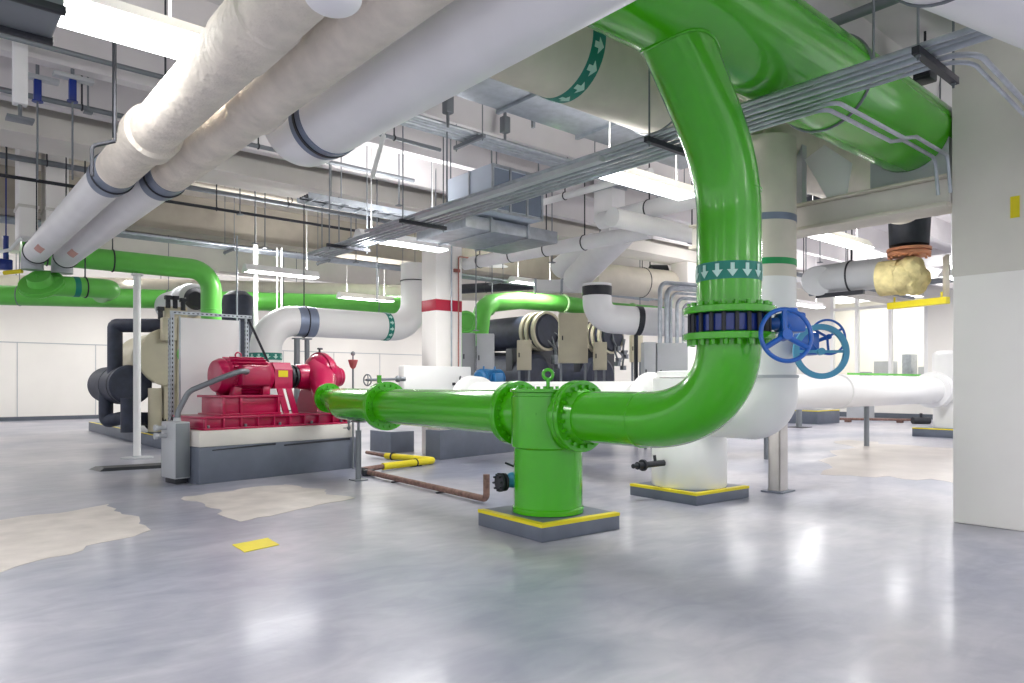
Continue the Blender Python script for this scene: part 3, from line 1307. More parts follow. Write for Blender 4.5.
b = B()
pA = MB_ @ V((.12, .2, .97))
b.tube([pA, pA + V((.02, 0, .12)), pA + V((.16, -.03, .42)), P(.42, .02, 1.62), P(.66, .02, 1.70), P(.82, .10, 1.70), P(.83, .17, 1.69)], .042, 16, .22, steps=8)
b.build('hose', M_mgrey, t)
b = B()
b.cyl(MB_ @ V((.12, .2, .932)), pA + UPV * .02, .06, .05, n=14)
b.build('end_fitting', M_lgrey, t)

# second plinth behind + blue pump + white case
P2 = V((7.98, 11.48, 0))
M2 = Matrix.Translation(P2) @ Matrix.Rotation(R(9), 4, 'Z')
t = thing('pump_plinth', 'grey concrete plinth behind the straight green pipe', 'plinth', P2, 'pump plinths')
b = B()
b.bbox(0, 3.0, 0, .42, 0, .58, M2, w=.012)
b.build('block', M_grey, t)
b = B()
b.bbox(.03, 2.97, .03, .39, .582, .74, M2, w=.012)
b.build('grout_cap', M_conc, t)
b = B()
b.bbox(7.95, 8.55, 13.3, 14.2, 0, .46, w=.01)
tag(b.build('plinth', M_grey), 'small grey floor block left of the far pump plinth', 'plinth')
t = thing('equipment_case', 'plain white case with a black handle in front of the red banded pillar', 'case', M2 @ V((.7, .6, .74)))
cA, cB = on_y(405, 11.75), on_y(472, 11.75)
b = B()
b.bbox(cA.x, cB.x, 11.78, 12.0, .62 + .14, 1.86, w=.02)
b.build('shell', M_white, t)
hx = on_y(459, 11.75).x
b = B()
b.tube([(hx - .13, 11.77, 1.50), (hx, 11.72, 1.50), (hx, 11.72, 1.62), (hx + .02, 11.72, 1.66)], .018, 8)
b.bbox(hx - .15, hx - .09, 11.755, 11.779, 1.47, 1.53, w=.005)
b.build('handle', M_dark, t)
cm = at(491, 379, 15.1)
t = thing('pump_motor', 'blue pump motor on the far plinth beside the white case', 'motor', V((cm.x, cm.y, .75)))
b = B()
b.lathe(cm - V((.34, 0, 0)), (1, .1, 0), [(0, .15), (.03, .2), (.6, .2), (.66, .15)], 28)
for k in range(12):
    b.lathe(cm + V((-.28 + k * .045, (-.28 + k * .045) * .1, 0)), (1, .1, 0), [(0, .215), (.012, .215)], 28)
b.build('motor_body', M_mblue, t)
b = B()
b.bbox(cm.x - .12, cm.x + .12, cm.y - .28, cm.y - .18, cm.z - .1, cm.z + .12, w=.015)
b.bbox(cm.x - .3, cm.x + .25, cm.y - .15, cm.y + .15, .745, cm.z - .17, w=.01)
b.build('terminal_box', M_mblue, t)
b = B()
for u in (-.2, .1):
    b.cyl(cm + V((u, 0, .19)), cm + V((u, 0, .27)), .02, n=8)
b.build('lifting_eye', M_mblue, t)
# small handwheel valve and red drain funnel behind the pump
t = thing('globe_valve', 'small grey handwheel valve behind the double green flange', 'valve', at(372, 380, 12.4))
hw = at(367.5, 380, 12.2)
b = B()
b.cyl(hw, at(398, 379, 12.7), .025, n=10)
b.build('stem', M_mgrey, t)
b = B()
v1 = at(398, 379, 12.7)
b.sphere(v1, .06)
b.cyl(v1, at(405.5, 379, 12.75), .04, n=12)
b.build('mounting_pipe', M_mgrey, t)
handwheel(hw, V((-1, -.25, 0)), .095, .012, M_mgrey, t, 4, 0, .02, .009)
t = thing('drain_funnel', 'red drain funnel on a thin pipe beside the red pump', 'funnel', at(353, 420, 12.5))
c = at(353, 366, 12.5)
b = B()
b.lathe(c - UPV * .05, UPV, [(0, .02), (.03, .05), (.14, .085), (.16, .085)], 20)
b.build('cup', mat('faded red paint', '#bd5a5e', .5, var=.08), t)
b = B()
b.cyl(V((c.x, c.y, .0)), c - UPV * .05, .018, n=8)
b.cyl(c + UPV * .1, c + UPV * .26, .014, n=8)
b.sphere(c + UPV * .22, .04)
b.build('pipe_stem', M_mgrey, t)

# ================================================================== FLOOR PIPES
t = thing('floor_pipe', 'rusty brown drain pipe along the floor with an upturned end', 'pipe', (5.6, 8.5, 0))
b = B()
e1 = V((5.72, 10.35, .06))
e2 = V((5.5, 6.9, .06))
b.tube([e1, e2, e2 + UPV * .31], .042, 16, .07)
b.build('pipe_body', M_rust, t)
b = B()
b.cyl(e1 + V((.0, .0, 0)), e1 + V((.0, .12, 0)), .06, n=12)
b.bbox(e1.x - .1, e1.x + .1, e1.y - .12, e1.y - .05, 0, .1, w=.01)
b.build('coupling', M_dark, t)
b = B()
for f in (.3, .68):
    c = e1.lerp(e2, f)
    b.bbox(c.x - .07, c.x + .07, c.y - .02, c.y + .02, 0, .018, w=.004)
b.build('pipe_clip', M_dark, t)
t = thing('floor_pipe', 'yellow bent pipe lying on the floor behind the stanchion', 'pipe', (6.9, 11, 0))
yA, yB, yC = V((6.25, 10.72, .07)), V((7.50, 10.98, .07)), V((7.25, 12.3, .07))
b = B()
b.tube([yA, yB, yC], .062, 16, .10)
b.build('pipe_body', M_yellow, t)
b = B()
for f in (.62,):
    c = yA.lerp(yB, f)
    b.torus(c, yB - yA, .067, .012, 20, 8)
    b.bbox(c.x - .12, c.x + .12, c.y - .03, c.y + .03, 0, .02, w=.004)
c = yC.lerp(yB, .15)
b.torus(c, yB - yC, .067, .02, 20, 8)
b.build('pipe_clip', M_dark, t)
b = B()
b.cyl(yC + V((.0, .0, 0)), yC + V((-.05, .7, .02)), .035, n=10)
b.cyl(yA - V((.45, .09, 0.01)), yA, .045, n=10)
b.build('steel_end', M_rust, t)
t = thing('gate_valve', 'small blue valve with a black flange beside the strainer tank', 'valve', at(505, 483, 7.9))
vc = at(504, 482, 7.42)
b = B()
b.lathe(vc, V((1, -.2, 0)), [(0, .05), (.1, .07), (.15, .07)], 20)
b.sphere(vc + V((.1, -.02, .03)), .07)
b.build('body', M_lblue, t)
b = B()
b.lathe(vc - V((.07, -.014, 0)), V((1, -.2, 0)), [(0, .06), (.01, .1), (.035, .1), (.035, .05), (.06, .05), (.06, .095), (.085, .095)], 24)
b.bolts(vc - V((.07, -.014, 0)), V((-1, .2, 0)), .08, 8, .012, .02)
b.build('flange', M_dark, t)
b = B()
b.tube([vc + V((.16, -.03, -.0)), vc + V((.16, -.03, .14)), vc + V((.02, -.0, .2))], .012, 8)
b.build('lever', M_dark, t)

# steel strut by the white elbow
pc = at(778, 486, 9.85)
t = thing('support_post', 'square steel post standing behind the white elbow', 'post', (pc.x, pc.y, 0))
Mx = Matrix.Translation(V((pc.x, pc.y, 0))) @ Matrix.Rotation(R(4), 4, 'Z')
b = B()
b.bbox(-.12, .12, -.085, -.06, .02, 1.3, Mx, w=.003)
b.bbox(-.12, .12, .06, .085, .02, 1.3, Mx, w=.003)
b.bbox(-.012, .012, -.06, .06, .02, 1.3, Mx, w=.003)
b.bbox(-.12, -.1, -.085, .085, .02, 1.3, Mx, w=.003)
b.build('post_section', mat('brushed steel', '#cfcac6', .45, .15, var=.08), t)
b = B()
b.bbox(-.2, .2, -.16, .16, 0, .02, Mx, w=.005)
b.build('base_plate', M_grey, t)
b = B()
b.bbox(-.2, .2, -.12, .12, 1.302, 1.33, Mx, w=.005)
b.build('top_plate', M_mgrey, t)

# white post + grating at left
pl = V((3.54, 15.8, 0))
t = thing('support_post', 'slim white post on a round base holding the green elbow pipe', 'post', pl)
b = B()
b.cyl(pl + UPV * .02, pl + UPV * 3.70, .07, n=20)
b.build('shaft', M_white, t)
b = B()
b.lathe(pl, UPV, [(0, .3), (.02, .3), (.03, .1), (.05, .085)], 24)
b.build('base_plate', M_lgrey, t)
b = B()
b.bbox(pl.x - .1, pl.x + .1, pl.y - .1, pl.y + .1, 3.70, 3.735, w=.006)
b.build('cradle', M_white, t)
b = B()
b.hull8([V(q) for q in ((2.42, 14.25, 0), (2.50, 13.75, 0), (3.7, 13.55, 0), (3.7, 14.1, 0), (2.52, 14.2, .05), (2.58, 13.8, .05), (3.66, 13.62, .05), (3.66, 14.05, .05))])
tag(b.build('drip_tray', M_dark), 'dark metal drip tray on the floor below the white post', 'tray')

# ================================================================== WHITE PANEL in slotted strut frame
pa, pb_ = 3.43, 4.72
ya = 12.9


def strut(b, p, q, w=.055, face=(0, -1, 0)):
    b.bar(p, q, w, w, face)
    return b


def slots(p, q, face, step=.06, w=.018, ln=.036, off=.029):
    p, q = V(p), V(q)
    d = (q - p).normalized()
    f = V(face).normalized()
    s = d.cross(f).normalized()
    b = B()
    n = min(90, int((q - p).length / step))
    for i in range(n):
        c = p + d * (step * (i + .5)) + f * off
        b.prism([c - d * ln / 2 - s * w / 2, c + d * ln / 2 - s * w / 2, c + d * ln / 2 + s * w / 2, c - d * ln / 2 + s * w / 2], f * .001)
    return b


t = thing('panel_frame', 'slotted steel strut frame holding a blank white board behind the motor', 'panel', (4.05, ya, 0))
legs = [((pa, ya), 2.7), ((pb_ - .02, ya), 2.7), ((pa + .10, ya + .5), 2.66)]
for (xx, yy), zz in legs:
    b = B()
    strut(b, (xx, yy, 0), (xx, yy, zz))
    lg = b.build('upright', M_galv, t)
    slots((xx, yy, .1), (xx, yy, zz), (-.0, -1, 0), step=.075).build('slot_row', M_dark, lg)
    slots((xx, yy, .1), (xx, yy, zz), (-1, 0, 0), step=.075).build('slot_row', M_dark, lg)
b = B()
strut(b, (pa - .03, ya, 2.72), (pb_ + .06, ya, 2.72))
r_ = b.build('top_rail', M_galv, t)
slots((pa, ya, 2.72), (pb_ + .06, ya, 2.72), (0, -1, 0), step=.075).build('slot_row', M_dark, r_)
b = B()
strut(b, (pa - .03, ya, .92), (pb_, ya, .92))
r_ = b.build('bottom_rail', M_galv, t)
slots((pa, ya, .92), (pb_, ya, .92), (0, -1, 0), step=.075).build('slot_row', M_dark, r_)
b = B()
b.bar((pa + .02, ya + .03, 2.68), (pa + .10, ya + .48, 2.2), .04, .04)
b.bar((pb_, ya - .03, 2.68), (pb_ + .3, ya - .2, 1.9), .04, .04)
b.build('brace', M_dark, t)
b = B()
b.bbox(pa + .11, pb_ - .16, ya - .055, ya - .035, .98, 2.64, w=.004)
b.build('white_board', M_white, t)
b = B()
for xx in (pa + .11, pb_ - .17):
    b.box(xx - .01, xx + .012, ya - .06, ya - .03, .96, 2.66)
b.build('board_edging', M_galv, t)

# ================================================================== LEFT CHILLER
cx0 = 4.45
t = thing('chiller_plinth', 'low grey plinth with yellow edge under the left chiller', 'plinth', (6, 21, 0), 'chiller plinths')
b = B()
b.bbox(4.42, 8.2, 17.4, 26, 0, .28, w=.01)
b.build('block', M_grey, t)
b = B()
b.box(4.42, 4.5, 17.4, 26, .2805, .285)
b.box(4.5, 8.2, 17.4, 17.48, .2805, .285)
b.build('edge_stripe', M_yellow, t)
t = thing('chiller', 'cream chiller with a black lagged water box behind the white panel', 'machine', (5.5, 19, .28), 'chillers')
wbx = at(131, 385, 17.6)
AX = V((0, 1, 0))
b = B()
b.lathe(wbx, AX, [(0, .44), (.03, .49), (.09, .495), (2.7, .495), (2.75, .46)], 48)
b.build('water_box', M_navy, t, 'navy lagged water box')
b = B()
b.hollow(wbx + AX * .25, AX, .04, .505, .48, 48)
b.hollow(wbx + AX * 1.2, AX, .04, .505, .48, 48)
b.build('joint_band', M_black, t)
bodyc = at(170, 357, 17.9)
b = B()
b.lathe(bodyc + AX * .1, AX, [(0, .60), (.05, .66), (2.6, .66)], 56)
b.build('shell', M_tan, t)
b = B()
b.lathe(bodyc, AX, [(0, .72), (.02, .74), (.1, .74), (.1, .60)], 56)
b.bolts(bodyc, -AX, .69, 28, .025, .04)
b.bbox(bodyc.x + .15, bodyc.x + 1.1, bodyc.y - .12, bodyc.y - .02, .3, bodyc.z + .98, w=.02)
b.build('tube_sheet', M_tan, t)
b = B()
b.bbox(bodyc.x - .1, bodyc.x + .45, bodyc.y + .1, bodyc.y + .6, bodyc.z + .68, bodyc.z + 1.3, w=.03)
b.bbox(bodyc.x - .25, bodyc.x + .1, bodyc.y - .3, bodyc.y - .05, bodyc.z + .4, bodyc.z + .98, w=.03)
b.build('control_box', M_tan, t)
b = B()
for k, (dx, dz) in enumerate(((-.2, 1.2), (-.02, 1.5), (.15, 1.5), (.34, 1.46))):
    c = V((bodyc.x + dx, bodyc.y + .1, bodyc.z + dz - .05))
    b.cyl(c - UPV * .2, c + UPV * .08, .06, n=10)
    b.bbox(c.x - .08, c.x + .08, c.y - .08, c.y + .08, c.z + .02, c.z + .12, w=.01)
b.build('valve_stack', M_dark, t)
c1 = at(115, 370, 17.9)
c2 = at(115, 325.5, 17.9)
c3 = at(165, 325.5, 18.0)
b = B()
b.tube([c1 - UPV * .2, c2, c3], .175, 28, .06, steps=3)
b.build('lagged_pipe', M_navy, t)
b = B()
l1 = at(106, 400, 18.4)
b.tube([l1 + UPV * .3, V((l1.x, l1.y, .52)), at(120, 420, 18.2) + V((0, 0, .04)), at(150, 419, 17.9)], .17, 24, .12, steps=4)
b.cyl(at(129, 398, 17.55), V((at(129, 398, 17.55).x, at(129, 398, 17.55).y, .30)), .19, n=24)
b.build('lagged_leg', M_navy, t)
b = B()
lx = at(155, 400, 17.8)
b.cyl(V((lx.x, lx.y, .3)), lx + UPV * .3, .16, n=20)
b.bbox(wbx.x + .7, wbx.x + 1.9, 19.3, 19.6, .285, 1.6, w=.02)
b.build('support_leg', M_tan, t)
b = B()
b.cyl(at(170, 423, 18.0), at(150, 423, 18.3), .17, n=20)
b.build('drain_pipe', M_black, t)
# silver-lagged + black cylinder behind panel
sc_ = at(192, 300, 19.5)
b = B()
b.lathe(sc_ - AX * .3, AX, [(0, .3), (.04, .42), (.3, .42), (.34, .46), (.4, .46), (.44, .42), (.8, .42), (.84, .46), (.9, .46), (.94, .42), (2.5, .42)], 40)
b.build('compressor_drum', M_lgrey, t, 'silver wrapped compressor drum')
b = B()
b.lathe(sc_ - AX * .38, AX, [(0, .2), (.06, .3), (.09, .3)], 32)
b.build('compressor_cap', M_dark, t)
b = B()
b.bbox(sc_.x - .3, sc_.x + .4, sc_.y + .4, sc_.y + 1.4, .29, sc_.z - .38, w=.03)
b.build('compressor_stand', M_tan, t)
bc = at(238, 322, 18.5)
t = thing('vessel', 'tall black lagged vessel with a domed top behind the white panel', 'tank', (bc.x, bc.y, .3))
b = B()
b.lathe(V((bc.x, bc.y, .29)), UPV, [(0, .42), (bc.z - .29 + .45, .42), (bc.z - .29 + .68, .36), (bc.z - .29 + .8, .2), (bc.z - .29 + .84, .02)], 40)
b.build('shell', M_navy, t)
b = B()
b.torus(V((bc.x, bc.y, bc.z)), UPV, .425, .012, 40, 8)
b.build('band', M_dark, t)

# green elbow pipe with post under, along the far left
t = thing('elbow_pipe', 'pale green overhead pipe with an elbow dropping behind the white panel', 'pipe', (3.9, 15.8, 3.7))
b = B()
b.tube([(1.6, 15.8, 3.95), (4.99, 15.8, 3.95), (4.99, 15.8, 2.2), (4.99, 17.6, 2.2)], .21, 36, .42)
b.build('pipe_body', M_green2, t)
b = B()
b.torus((3.1, 15.8, 3.95), (1, 0, 0), .215, .015, 32, 8)
b.cyl((3.1, 15.8, 4.16), (3.1, 15.8, HF), .012, n=8)
b.torus((2.0, 15.8, 3.95), (1, 0, 0), .215, .015, 32, 8)
b.cyl((2.0, 15.8, 4.16), (2.0, 15.8, HF), .012, n=8)
b.build('hanger_ring', M_dark, t)
b = B()
b.torus((4.99, 15.8, 3.1), UPV, .212, .008, 32, 8)
b.build('weld_bead', M_green2, t)
# long green main at far
g0, g1 = at(-60, 294.5, 20.3), at(412, 304, 23.3)
t = thing('main_pipe', 'long light green main running along the far left wall', 'pipe', (g0 + g1) / 2 - UPV * .3)
b = B()
b.cyl(V((g0.x, g0.y, 4.1)), V((g1.x, g1.y, 4.1)), .29, n=36)
b.build('pipe_body', M_green2, t)
b = B()
for f in (.15, .45, .7, .92):
    c = V((g0.x, g0.y, 4.1)).lerp(V((g1.x, g1.y, 4.1)), f)
    b.torus(c, g1 - g0, .295, .015, 32, 8)
    b.cyl(c + UPV * .29, V((c.x, c.y, HF)), .012, n=8)
b.build('hanger_rod', M_mgrey, t)
# beige pipe above it
h0, h1 = at(-60, 272, 23), at(600, 290, 27)
t = thing('lagged_pipe', 'beige lagged pipe along the far wall above the green main', 'pipe', (h0 + h1) / 2)
b = B()
b.cyl(V((h0.x, h0.y, 4.85)), V((h1.x, h1.y, 4.85)), .26, n=32)
b.build('pipe_body', M_beige, t)
b = B()
for f in (.1, .3, .5, .7, .9):
    c = V((h0.x, h0.y, 4.85)).lerp(V((h1.x, h1.y, 4.85)), f)
    b.cyl(c, V((c.x, c.y, HF)), .012, n=8)
b.build('hanger_rod', M_mgrey, t)

# ================================================================== WHITE PIPE BEND BEHIND PUMP
t = thing('lagged_pipe', 'white lagged pipe bending down behind the red pump', 'pipe', (7, 14, 2.4))
b = B()
b.tube([(5.48, 14, .6), (5.48, 14, 2.8), (9.0, 14, 2.8), (9.0, 14, 4.3)], .31, 44, .6, steps=14)
b.build('pipe_body', M_white, t)
b = B()
xs = on_y(304, 14).x
b.hollow((xs - .2, 14, 2.8), (1, 0, 0), .4, .318, .3, 44)
b.build('strap_band', M_band, t)
b = B()
b.torus((xs, 14, 2.8), (1, 0, 0), .322, .014, 40, 8)
b.cyl((xs, 14, 3.1), (xs, 14, HF), .012, n=8)
b.torus((9.0, 14, 3.9), UPV, .315, .012, 40, 8)
b.build('hanger_ring', M_dark, t)
b = B()
xs = on_y(385, 14).x
b.hollow((xs - .07, 14, 2.8), (1, 0, 0), .14, .316, .3, 44)
bd = b.build('arrow_band', M_teal, t)
b = B()
arrows(b, (xs, 14, 2.8), (1, 0, 0), .317, .11, 14, 1)
b.build('arrow_mark', MATS['arrow white'], bd)
b = B()
b.hollow((5.48, 14, 1.98), UPV, .14, .316, .3, 44)
bd = b.build('arrow_band', M_teal, t)
b = B()
arrows(b, (5.48, 14, 2.05), UPV, .317, .11, 12, -1)
b.build('arrow_mark', MATS['arrow white'], bd)
for k, px_ in enumerate((297, 307)):
    q = on_y(px_, 13.9)
    t = thing('support_post', ['dark steel post left of the steel strap behind the red pump', 'dark steel post right of the pump motor under the steel strap'][k], 'post', (q.x, 13.9, 0))
    b = B()
    b.cyl((q.x, 13.9, .015), (q.x, 13.9, 2.42), .05 if k else .06, n=14)
    b.build('shaft', M_mgrey, t)
    b = B()
    b.bbox(q.x - .08, q.x + .08, 13.78, 14.02, 0, .015, w=.004)
    b.build('base_plate', M_mgrey, t)
    b = B()
    b.bbox(q.x - .08, q.x + .08, 13.82, 13.98, 2.422, 2.45, w=.004)
    b.build('cradle', M_mgrey, t)
# vertical white posts/pipes near the light
for k, (px_, d, r_, lab) in enumerate(((255.5, 15.5, .05, 'thick white vertical pipe behind the white panel'), (277, 15.8, .015, 'thin white conduit dropping left of its twin behind the pump'), (281.5, 15.8, .015, 'thin white conduit dropping right of its twin behind the pump'), (237, 14.5, .018, 'thin grey conduit dropping past the white panel'))):
    q = at(px_, 300, d)
    b = B()
    b.cyl((q.x, q.y, 0 if k in (0,) else 1.0), (q.x, q.y, 4.55), r_, n=12)
    if k:
        b.bbox(q.x - .025, q.x + .025, q.y - .04, q.y + .04, .0, 1.02, w=.01)
    tag(b.build('vertical_pipe', M_white if k < 3 else M_galv), lab, 'pipe')

# ================================================================== CENTRE BACKGROUND: chillers, cabinets, green pipe
def chiller(cx, cy, lab):
    t = thing('chiller', lab, 'machine', (cx, cy, .0), 'chillers')
    b = B()
    b.lathe((cx, cy - .05, 3.0), AX, [(0, .44), (.1, .5), (3.5, .5)], 44)
    b.build('evaporator_drum', M_navy, t)
    for k, off in enumerate((0., .28, .5)):
        b = B()
        b.hollow((cx, cy + off, 3.0), AX, .12, .56, .49, 44)
        b.build('flange_ring', M_tan, t)
    b = B()
    b.lathe((cx - .3, cy + .1, 1.72), AX, [(0, .5), (.08, .62), (3.6, .62)], 44)
    b.build('condenser_drum', M_navy, t)
    b = B()
    b.bbox(cx - .9, cx + .7, cy + .5, cy + .8, .15, 2.5, w=.02)
    b.bbox(cx - .9, cx + .7, cy + 2.6, cy + 2.9, .15, 2.5, w=.02)
    b.bbox(cx - 1.1, cx + 1.0, cy + .2, cy + 3.8, 0, .15, w=.02)
    b.build('support_frame', M_dark, t)
    b = B()
    for k in range(6):
        q = V((cx + .35 + random.uniform(-.2, .3), cy - .05, 2.0 + k * .12))
        b.tube([q, q + V((random.uniform(-.3, .3), -.08, .25)), q + V((random.uniform(-.3, .3), .05, .55))], .03, 8, .08)
        b.bbox(q.x - .07, q.x + .07, q.y - .1, q.y + .05, q.z - .06, q.z + .08, w=.01)
    b.build('pipework', M_mgrey, t)
    return t


ca, cb = at(548, 325, 20), at(612, 328, 22)
chiller(ca.x, ca.y, 'navy lagged chiller with cream rings behind the strainer tank')
chiller(cb.x, cb.y, 'navy lagged chiller with cream rings half hidden by the cream panel')


def cabinet(name, px0, px1, py0, py1, d, depth, m, label, to_floor=True, cat='cabinet', handle=True):
    p, q = at(px0, py0, d), at(px1, py1, d)
    rt = V((CS, -SN, 0))
    fw = V((SN, CS, 0))
    w = (px1 - px0) / FPX * d
    Mx = Matrix(((rt.x, fw.x, 0, p.x), (rt.y, fw.y, 0, p.y), (0, 0, 1, 0), (0, 0, 0, 1)))
    z1, z0 = p.z, q.z
    t = thing(name, label, cat, (p + q) / 2 * 1 if not to_floor else V((p.x, p.y, 0)))
    b = B()
    b.bbox(0, w, 0, depth, z0, z1, Mx, w=.012)
    b.build('shell', m, t)
    b = B()
    b.bbox(.02, w - .02, -.015, -.001, z0 + .03, z1 - .03, Mx, w=.004)
    dr = b.build('door', m, t)
    if handle:
        b = B()
        b.bbox(w * .1, w * .1 + .03, -.035, -.016, (z0 + z1) / 2 - .06, (z0 + z1) / 2 + .06, Mx, w=.004)
        b.build('handle', M_dark, dr)
    if to_floor and z0 > .1:
        b = B()
        for xx in (.06, w - .06):
            b.box(xx - .03, xx + .03, depth * .3, depth * .3 + .06, 0, z0, Mx)
        b.build('stand_leg', M_mgrey, t)
    return t


cabinet('control_panel', 559, 588, 313, 363, 18.6, .35, M_tan, 'large cream control panel in front of the chillers')
cabinet('control_panel', 517, 531.5, 340, 370, 18.3, .25, M_tan, 'small cream control box left of the large cream panel')
cabinet('control_panel', 594, 607, 342, 370, 18.3, .25, M_tan, 'small cream control box right of the large cream panel')
cabinet('control_panel', 631, 643, 335, 362, 20.5, .3, M_tan, 'narrow cream control panel behind the tall grey cabinet')
cabinet('electrical_cabinet', 462, 475, 333, 380, 17.0, .4, M_lgrey, 'grey cabinet close to the red banded pillar')
cabinet('electrical_cabinet', 476.5, 494, 333.5, 382, 16.8, .4, M_lgrey, 'wider grey cabinet left of the navy drum')
cabinet('electrical_cabinet', 644, 656, 342, 402, 16.1, .38, M_lgrey, 'pale cabinet left of the conduit cluster')
cabinet('electrical_cabinet', 657, 688, 343, 402, 16.1, .38, M_lgrey, 'pale cabinet under the conduit cluster by the green riser')
for k, px_ in enumerate((660, 667, 671, 677, 683)):
    q = at(px_, 330, 16.3)
    b = B()
    b.tube([(q.x, q.y, 2.44), (q.x, q.y, 3.85 - .12 * k), (q.x + 2, q.y - .5, 3.85 - .12 * k)], (.05, .06, .03, .04, .03)[k], 12, .2)
    tag(b.build('conduit', M_galv), ['first', 'second', 'third', 'fourth', 'fifth'][k] + ' conduit from the left rising from the pale cabinet by the green riser', 'conduit', 'cabinet conduits')
# green pipe on the right background
gp = [at(479, 352, 19.5), at(481, 312, 19.5), at(500, 302.5, 20.6)]
t = thing('elbow_pipe', 'light green pipe arching over the navy chillers to the riser', 'pipe', at(480, 352, 19.5))
ps = [at(478, 345, 19.5), at(482, 309, 19.6), at(492, 303, 20.0), at(520, 300.5, 20.8), at(560, 303.5, 22), at(600, 309, 23.4), at(640, 312, 24.6), at(700, 317, 26.5)]
b = B()
b.tube(ps, .255, 32, .5)
b.build('pipe_body', M_green2, t)
b = B()
for px_, py_, d_, nx, ny, nd in ((489, 305, 20, 500, 302, 20.2), (563, 304, 22, 570, 305, 22.2), (632, 311.5, 24.4, 640, 312, 24.6)):
    c, c2_ = at(px_, py_, d_), at(nx, ny, nd)
    b.torus(c, c2_ - c, .27, .035, 32, 8)
b.build('coupling', mat('pale green coupling', '#b5dca0', .4, var=.03), t)
b = B()
for px_, py_, d_ in ((492, 303, 20.0), (563, 304, 22), (640, 312, 24.6)):
    c = at(px_, py_, d_)
    b.cyl(c + UPV * .25, V((c.x, c.y, HF)), .015, n=8)
b.build('hanger_rod', M_mgrey, t)
b = B()
c, c2_ = at(641, 312.2, 24.65), at(652, 313, 25)
b.cyl(c, c2_, .262, n=32)
b.build('arrow_band', M_teal, t)
t = thing('round_valve', 'green rimmed round flange behind the red banded pillar', 'valve', at(467, 322, 18.5))
c = at(466, 322, 18.5)
b = B()
b.torus(c, V((-.6, -.8, 0)), .25, .05, 32, 10)
b.cyl(c, c + V((.6, .8, 0)) * .3, .24, n=28)
b.cyl(V((c.x, c.y + .2, 0)), V((c.x, c.y + .2, c.z - .2)), .05, n=10)
b.build('body', M_green2, t)

# white elbow pipe in the middle background
t = thing('lagged_pipe', 'white lagged pipe curving below the green pipe with a black clamp', 'pipe', at(600, 330, 17))
b = B()
b.tube([at(597, 284, 16.6), at(597, 318, 16.6), at(637, 321, 16.9), at(700, 324, 17.5)], .34, 36, .62, steps=12)
b.build('pipe_body', M_lagw, t)
b = B()
c, c2_ = at(635, 320.5, 16.88), at(640, 321, 16.9)
b.lathe(c, c2_ - c, [(0, .35), (.14, .35)], 36)
c = at(597, 296, 16.6)
b.lathe(c, UPV, [(0, .35), (.22, .35)], 36)
cs_ = at(636, 320, 16.9)
b.cyl(V((cs_.x, cs_.y, 0)), cs_ - UPV * .3, .05, n=10)
b.build('pipe_clamp', M_dark, t)
# sloping fat duct pipe
t = thing('lagged_pipe', 'thick white pipe sloping from the lamp side down to the grey plenum duct', 'pipe', at(592, 270, 16))
b = B()
b.tube([at(624, 229, 14.6), at(576, 279, 17.5)], .33, 36)
b.build('pipe_body', M_lagw, t)
b = B()
c = at(600, 254, 15.7)
b.cyl(c, V((c.x, c.y, HF)), .014, n=8)
b.build('hanger_rod', M_mgrey, t)
t = thing('plenum_duct', 'pale grey box duct where the sloping white pipes end above the green pipe', 'duct', at(568, 293, 17.6))
q0, q1 = at(534, 292, 18.55), at(588, 281, 18.55)
b = B()
b.bar(V((q0.x, q0.y, (q0.z + q1.z) / 2)), V((q1.x, q1.y, (q0.z + q1.z) / 2)), .5, q1.z - q0.z)
b.build('duct_body', M_lagw, t)
b = B()
for f in (.02, .5, .98):
    c = V((q0.x, q0.y, 0)).lerp(V((q1.x, q1.y, 0)), f) + UPV * (q0.z + q1.z) / 2
    d_ = (V((q1.x, q1.y, 0)) - V((q0.x, q0.y, 0))).normalized() * .03
    b.bar(c - d_, c + d_, .55, q1.z - q0.z + .05)
b.build('joint_frame', M_galv, t)
t = thing('lagged_pipe', 'thinner white pipe sloping to the left end of the grey plenum duct', 'pipe', at(560, 270, 18))
b = B()
b.tube([at(594, 244, 17.3), at(560, 268, 18.55)], .29, 36)
b.build('pipe_body', M_lagw, t)
b = B()
c = at(566, 264, 18.3)
b.cyl(c, V((c.x, c.y, HF)), .014, n=8)
b.build('hanger_rod', M_mgrey, t)


def hung_pipe(label, p, q, r, m, fr=(.3, .7), name='lagged_pipe', cat='pipe', extra=None, hz=None):
    p, q = V(p), V(q)
    t = thing(name, label, cat, (p + q) / 2 - UPV * r)
    b = B()
    b.cyl(p, q, r, n=32)
    b.build('pipe_body', m, t)
    b = B()
    for f in fr:
        c = p.lerp(q, f)
        b.torus(c, q - p, r + .004, .012, 28, 6)
        b.cyl(c + UPV * r, V((c.x, c.y, hz or (HC if c.y < 12.3 else HF))), .012, n=8)
    b.build('hanger_ring', M_dark, t)
    return t


# mid-height white pipes around px 480-700, y 190-290 (running away / across)
def flat(px, py, z):
    d = (z - EYE) * FPX / (HOR - py)
    return at(px, py, d)


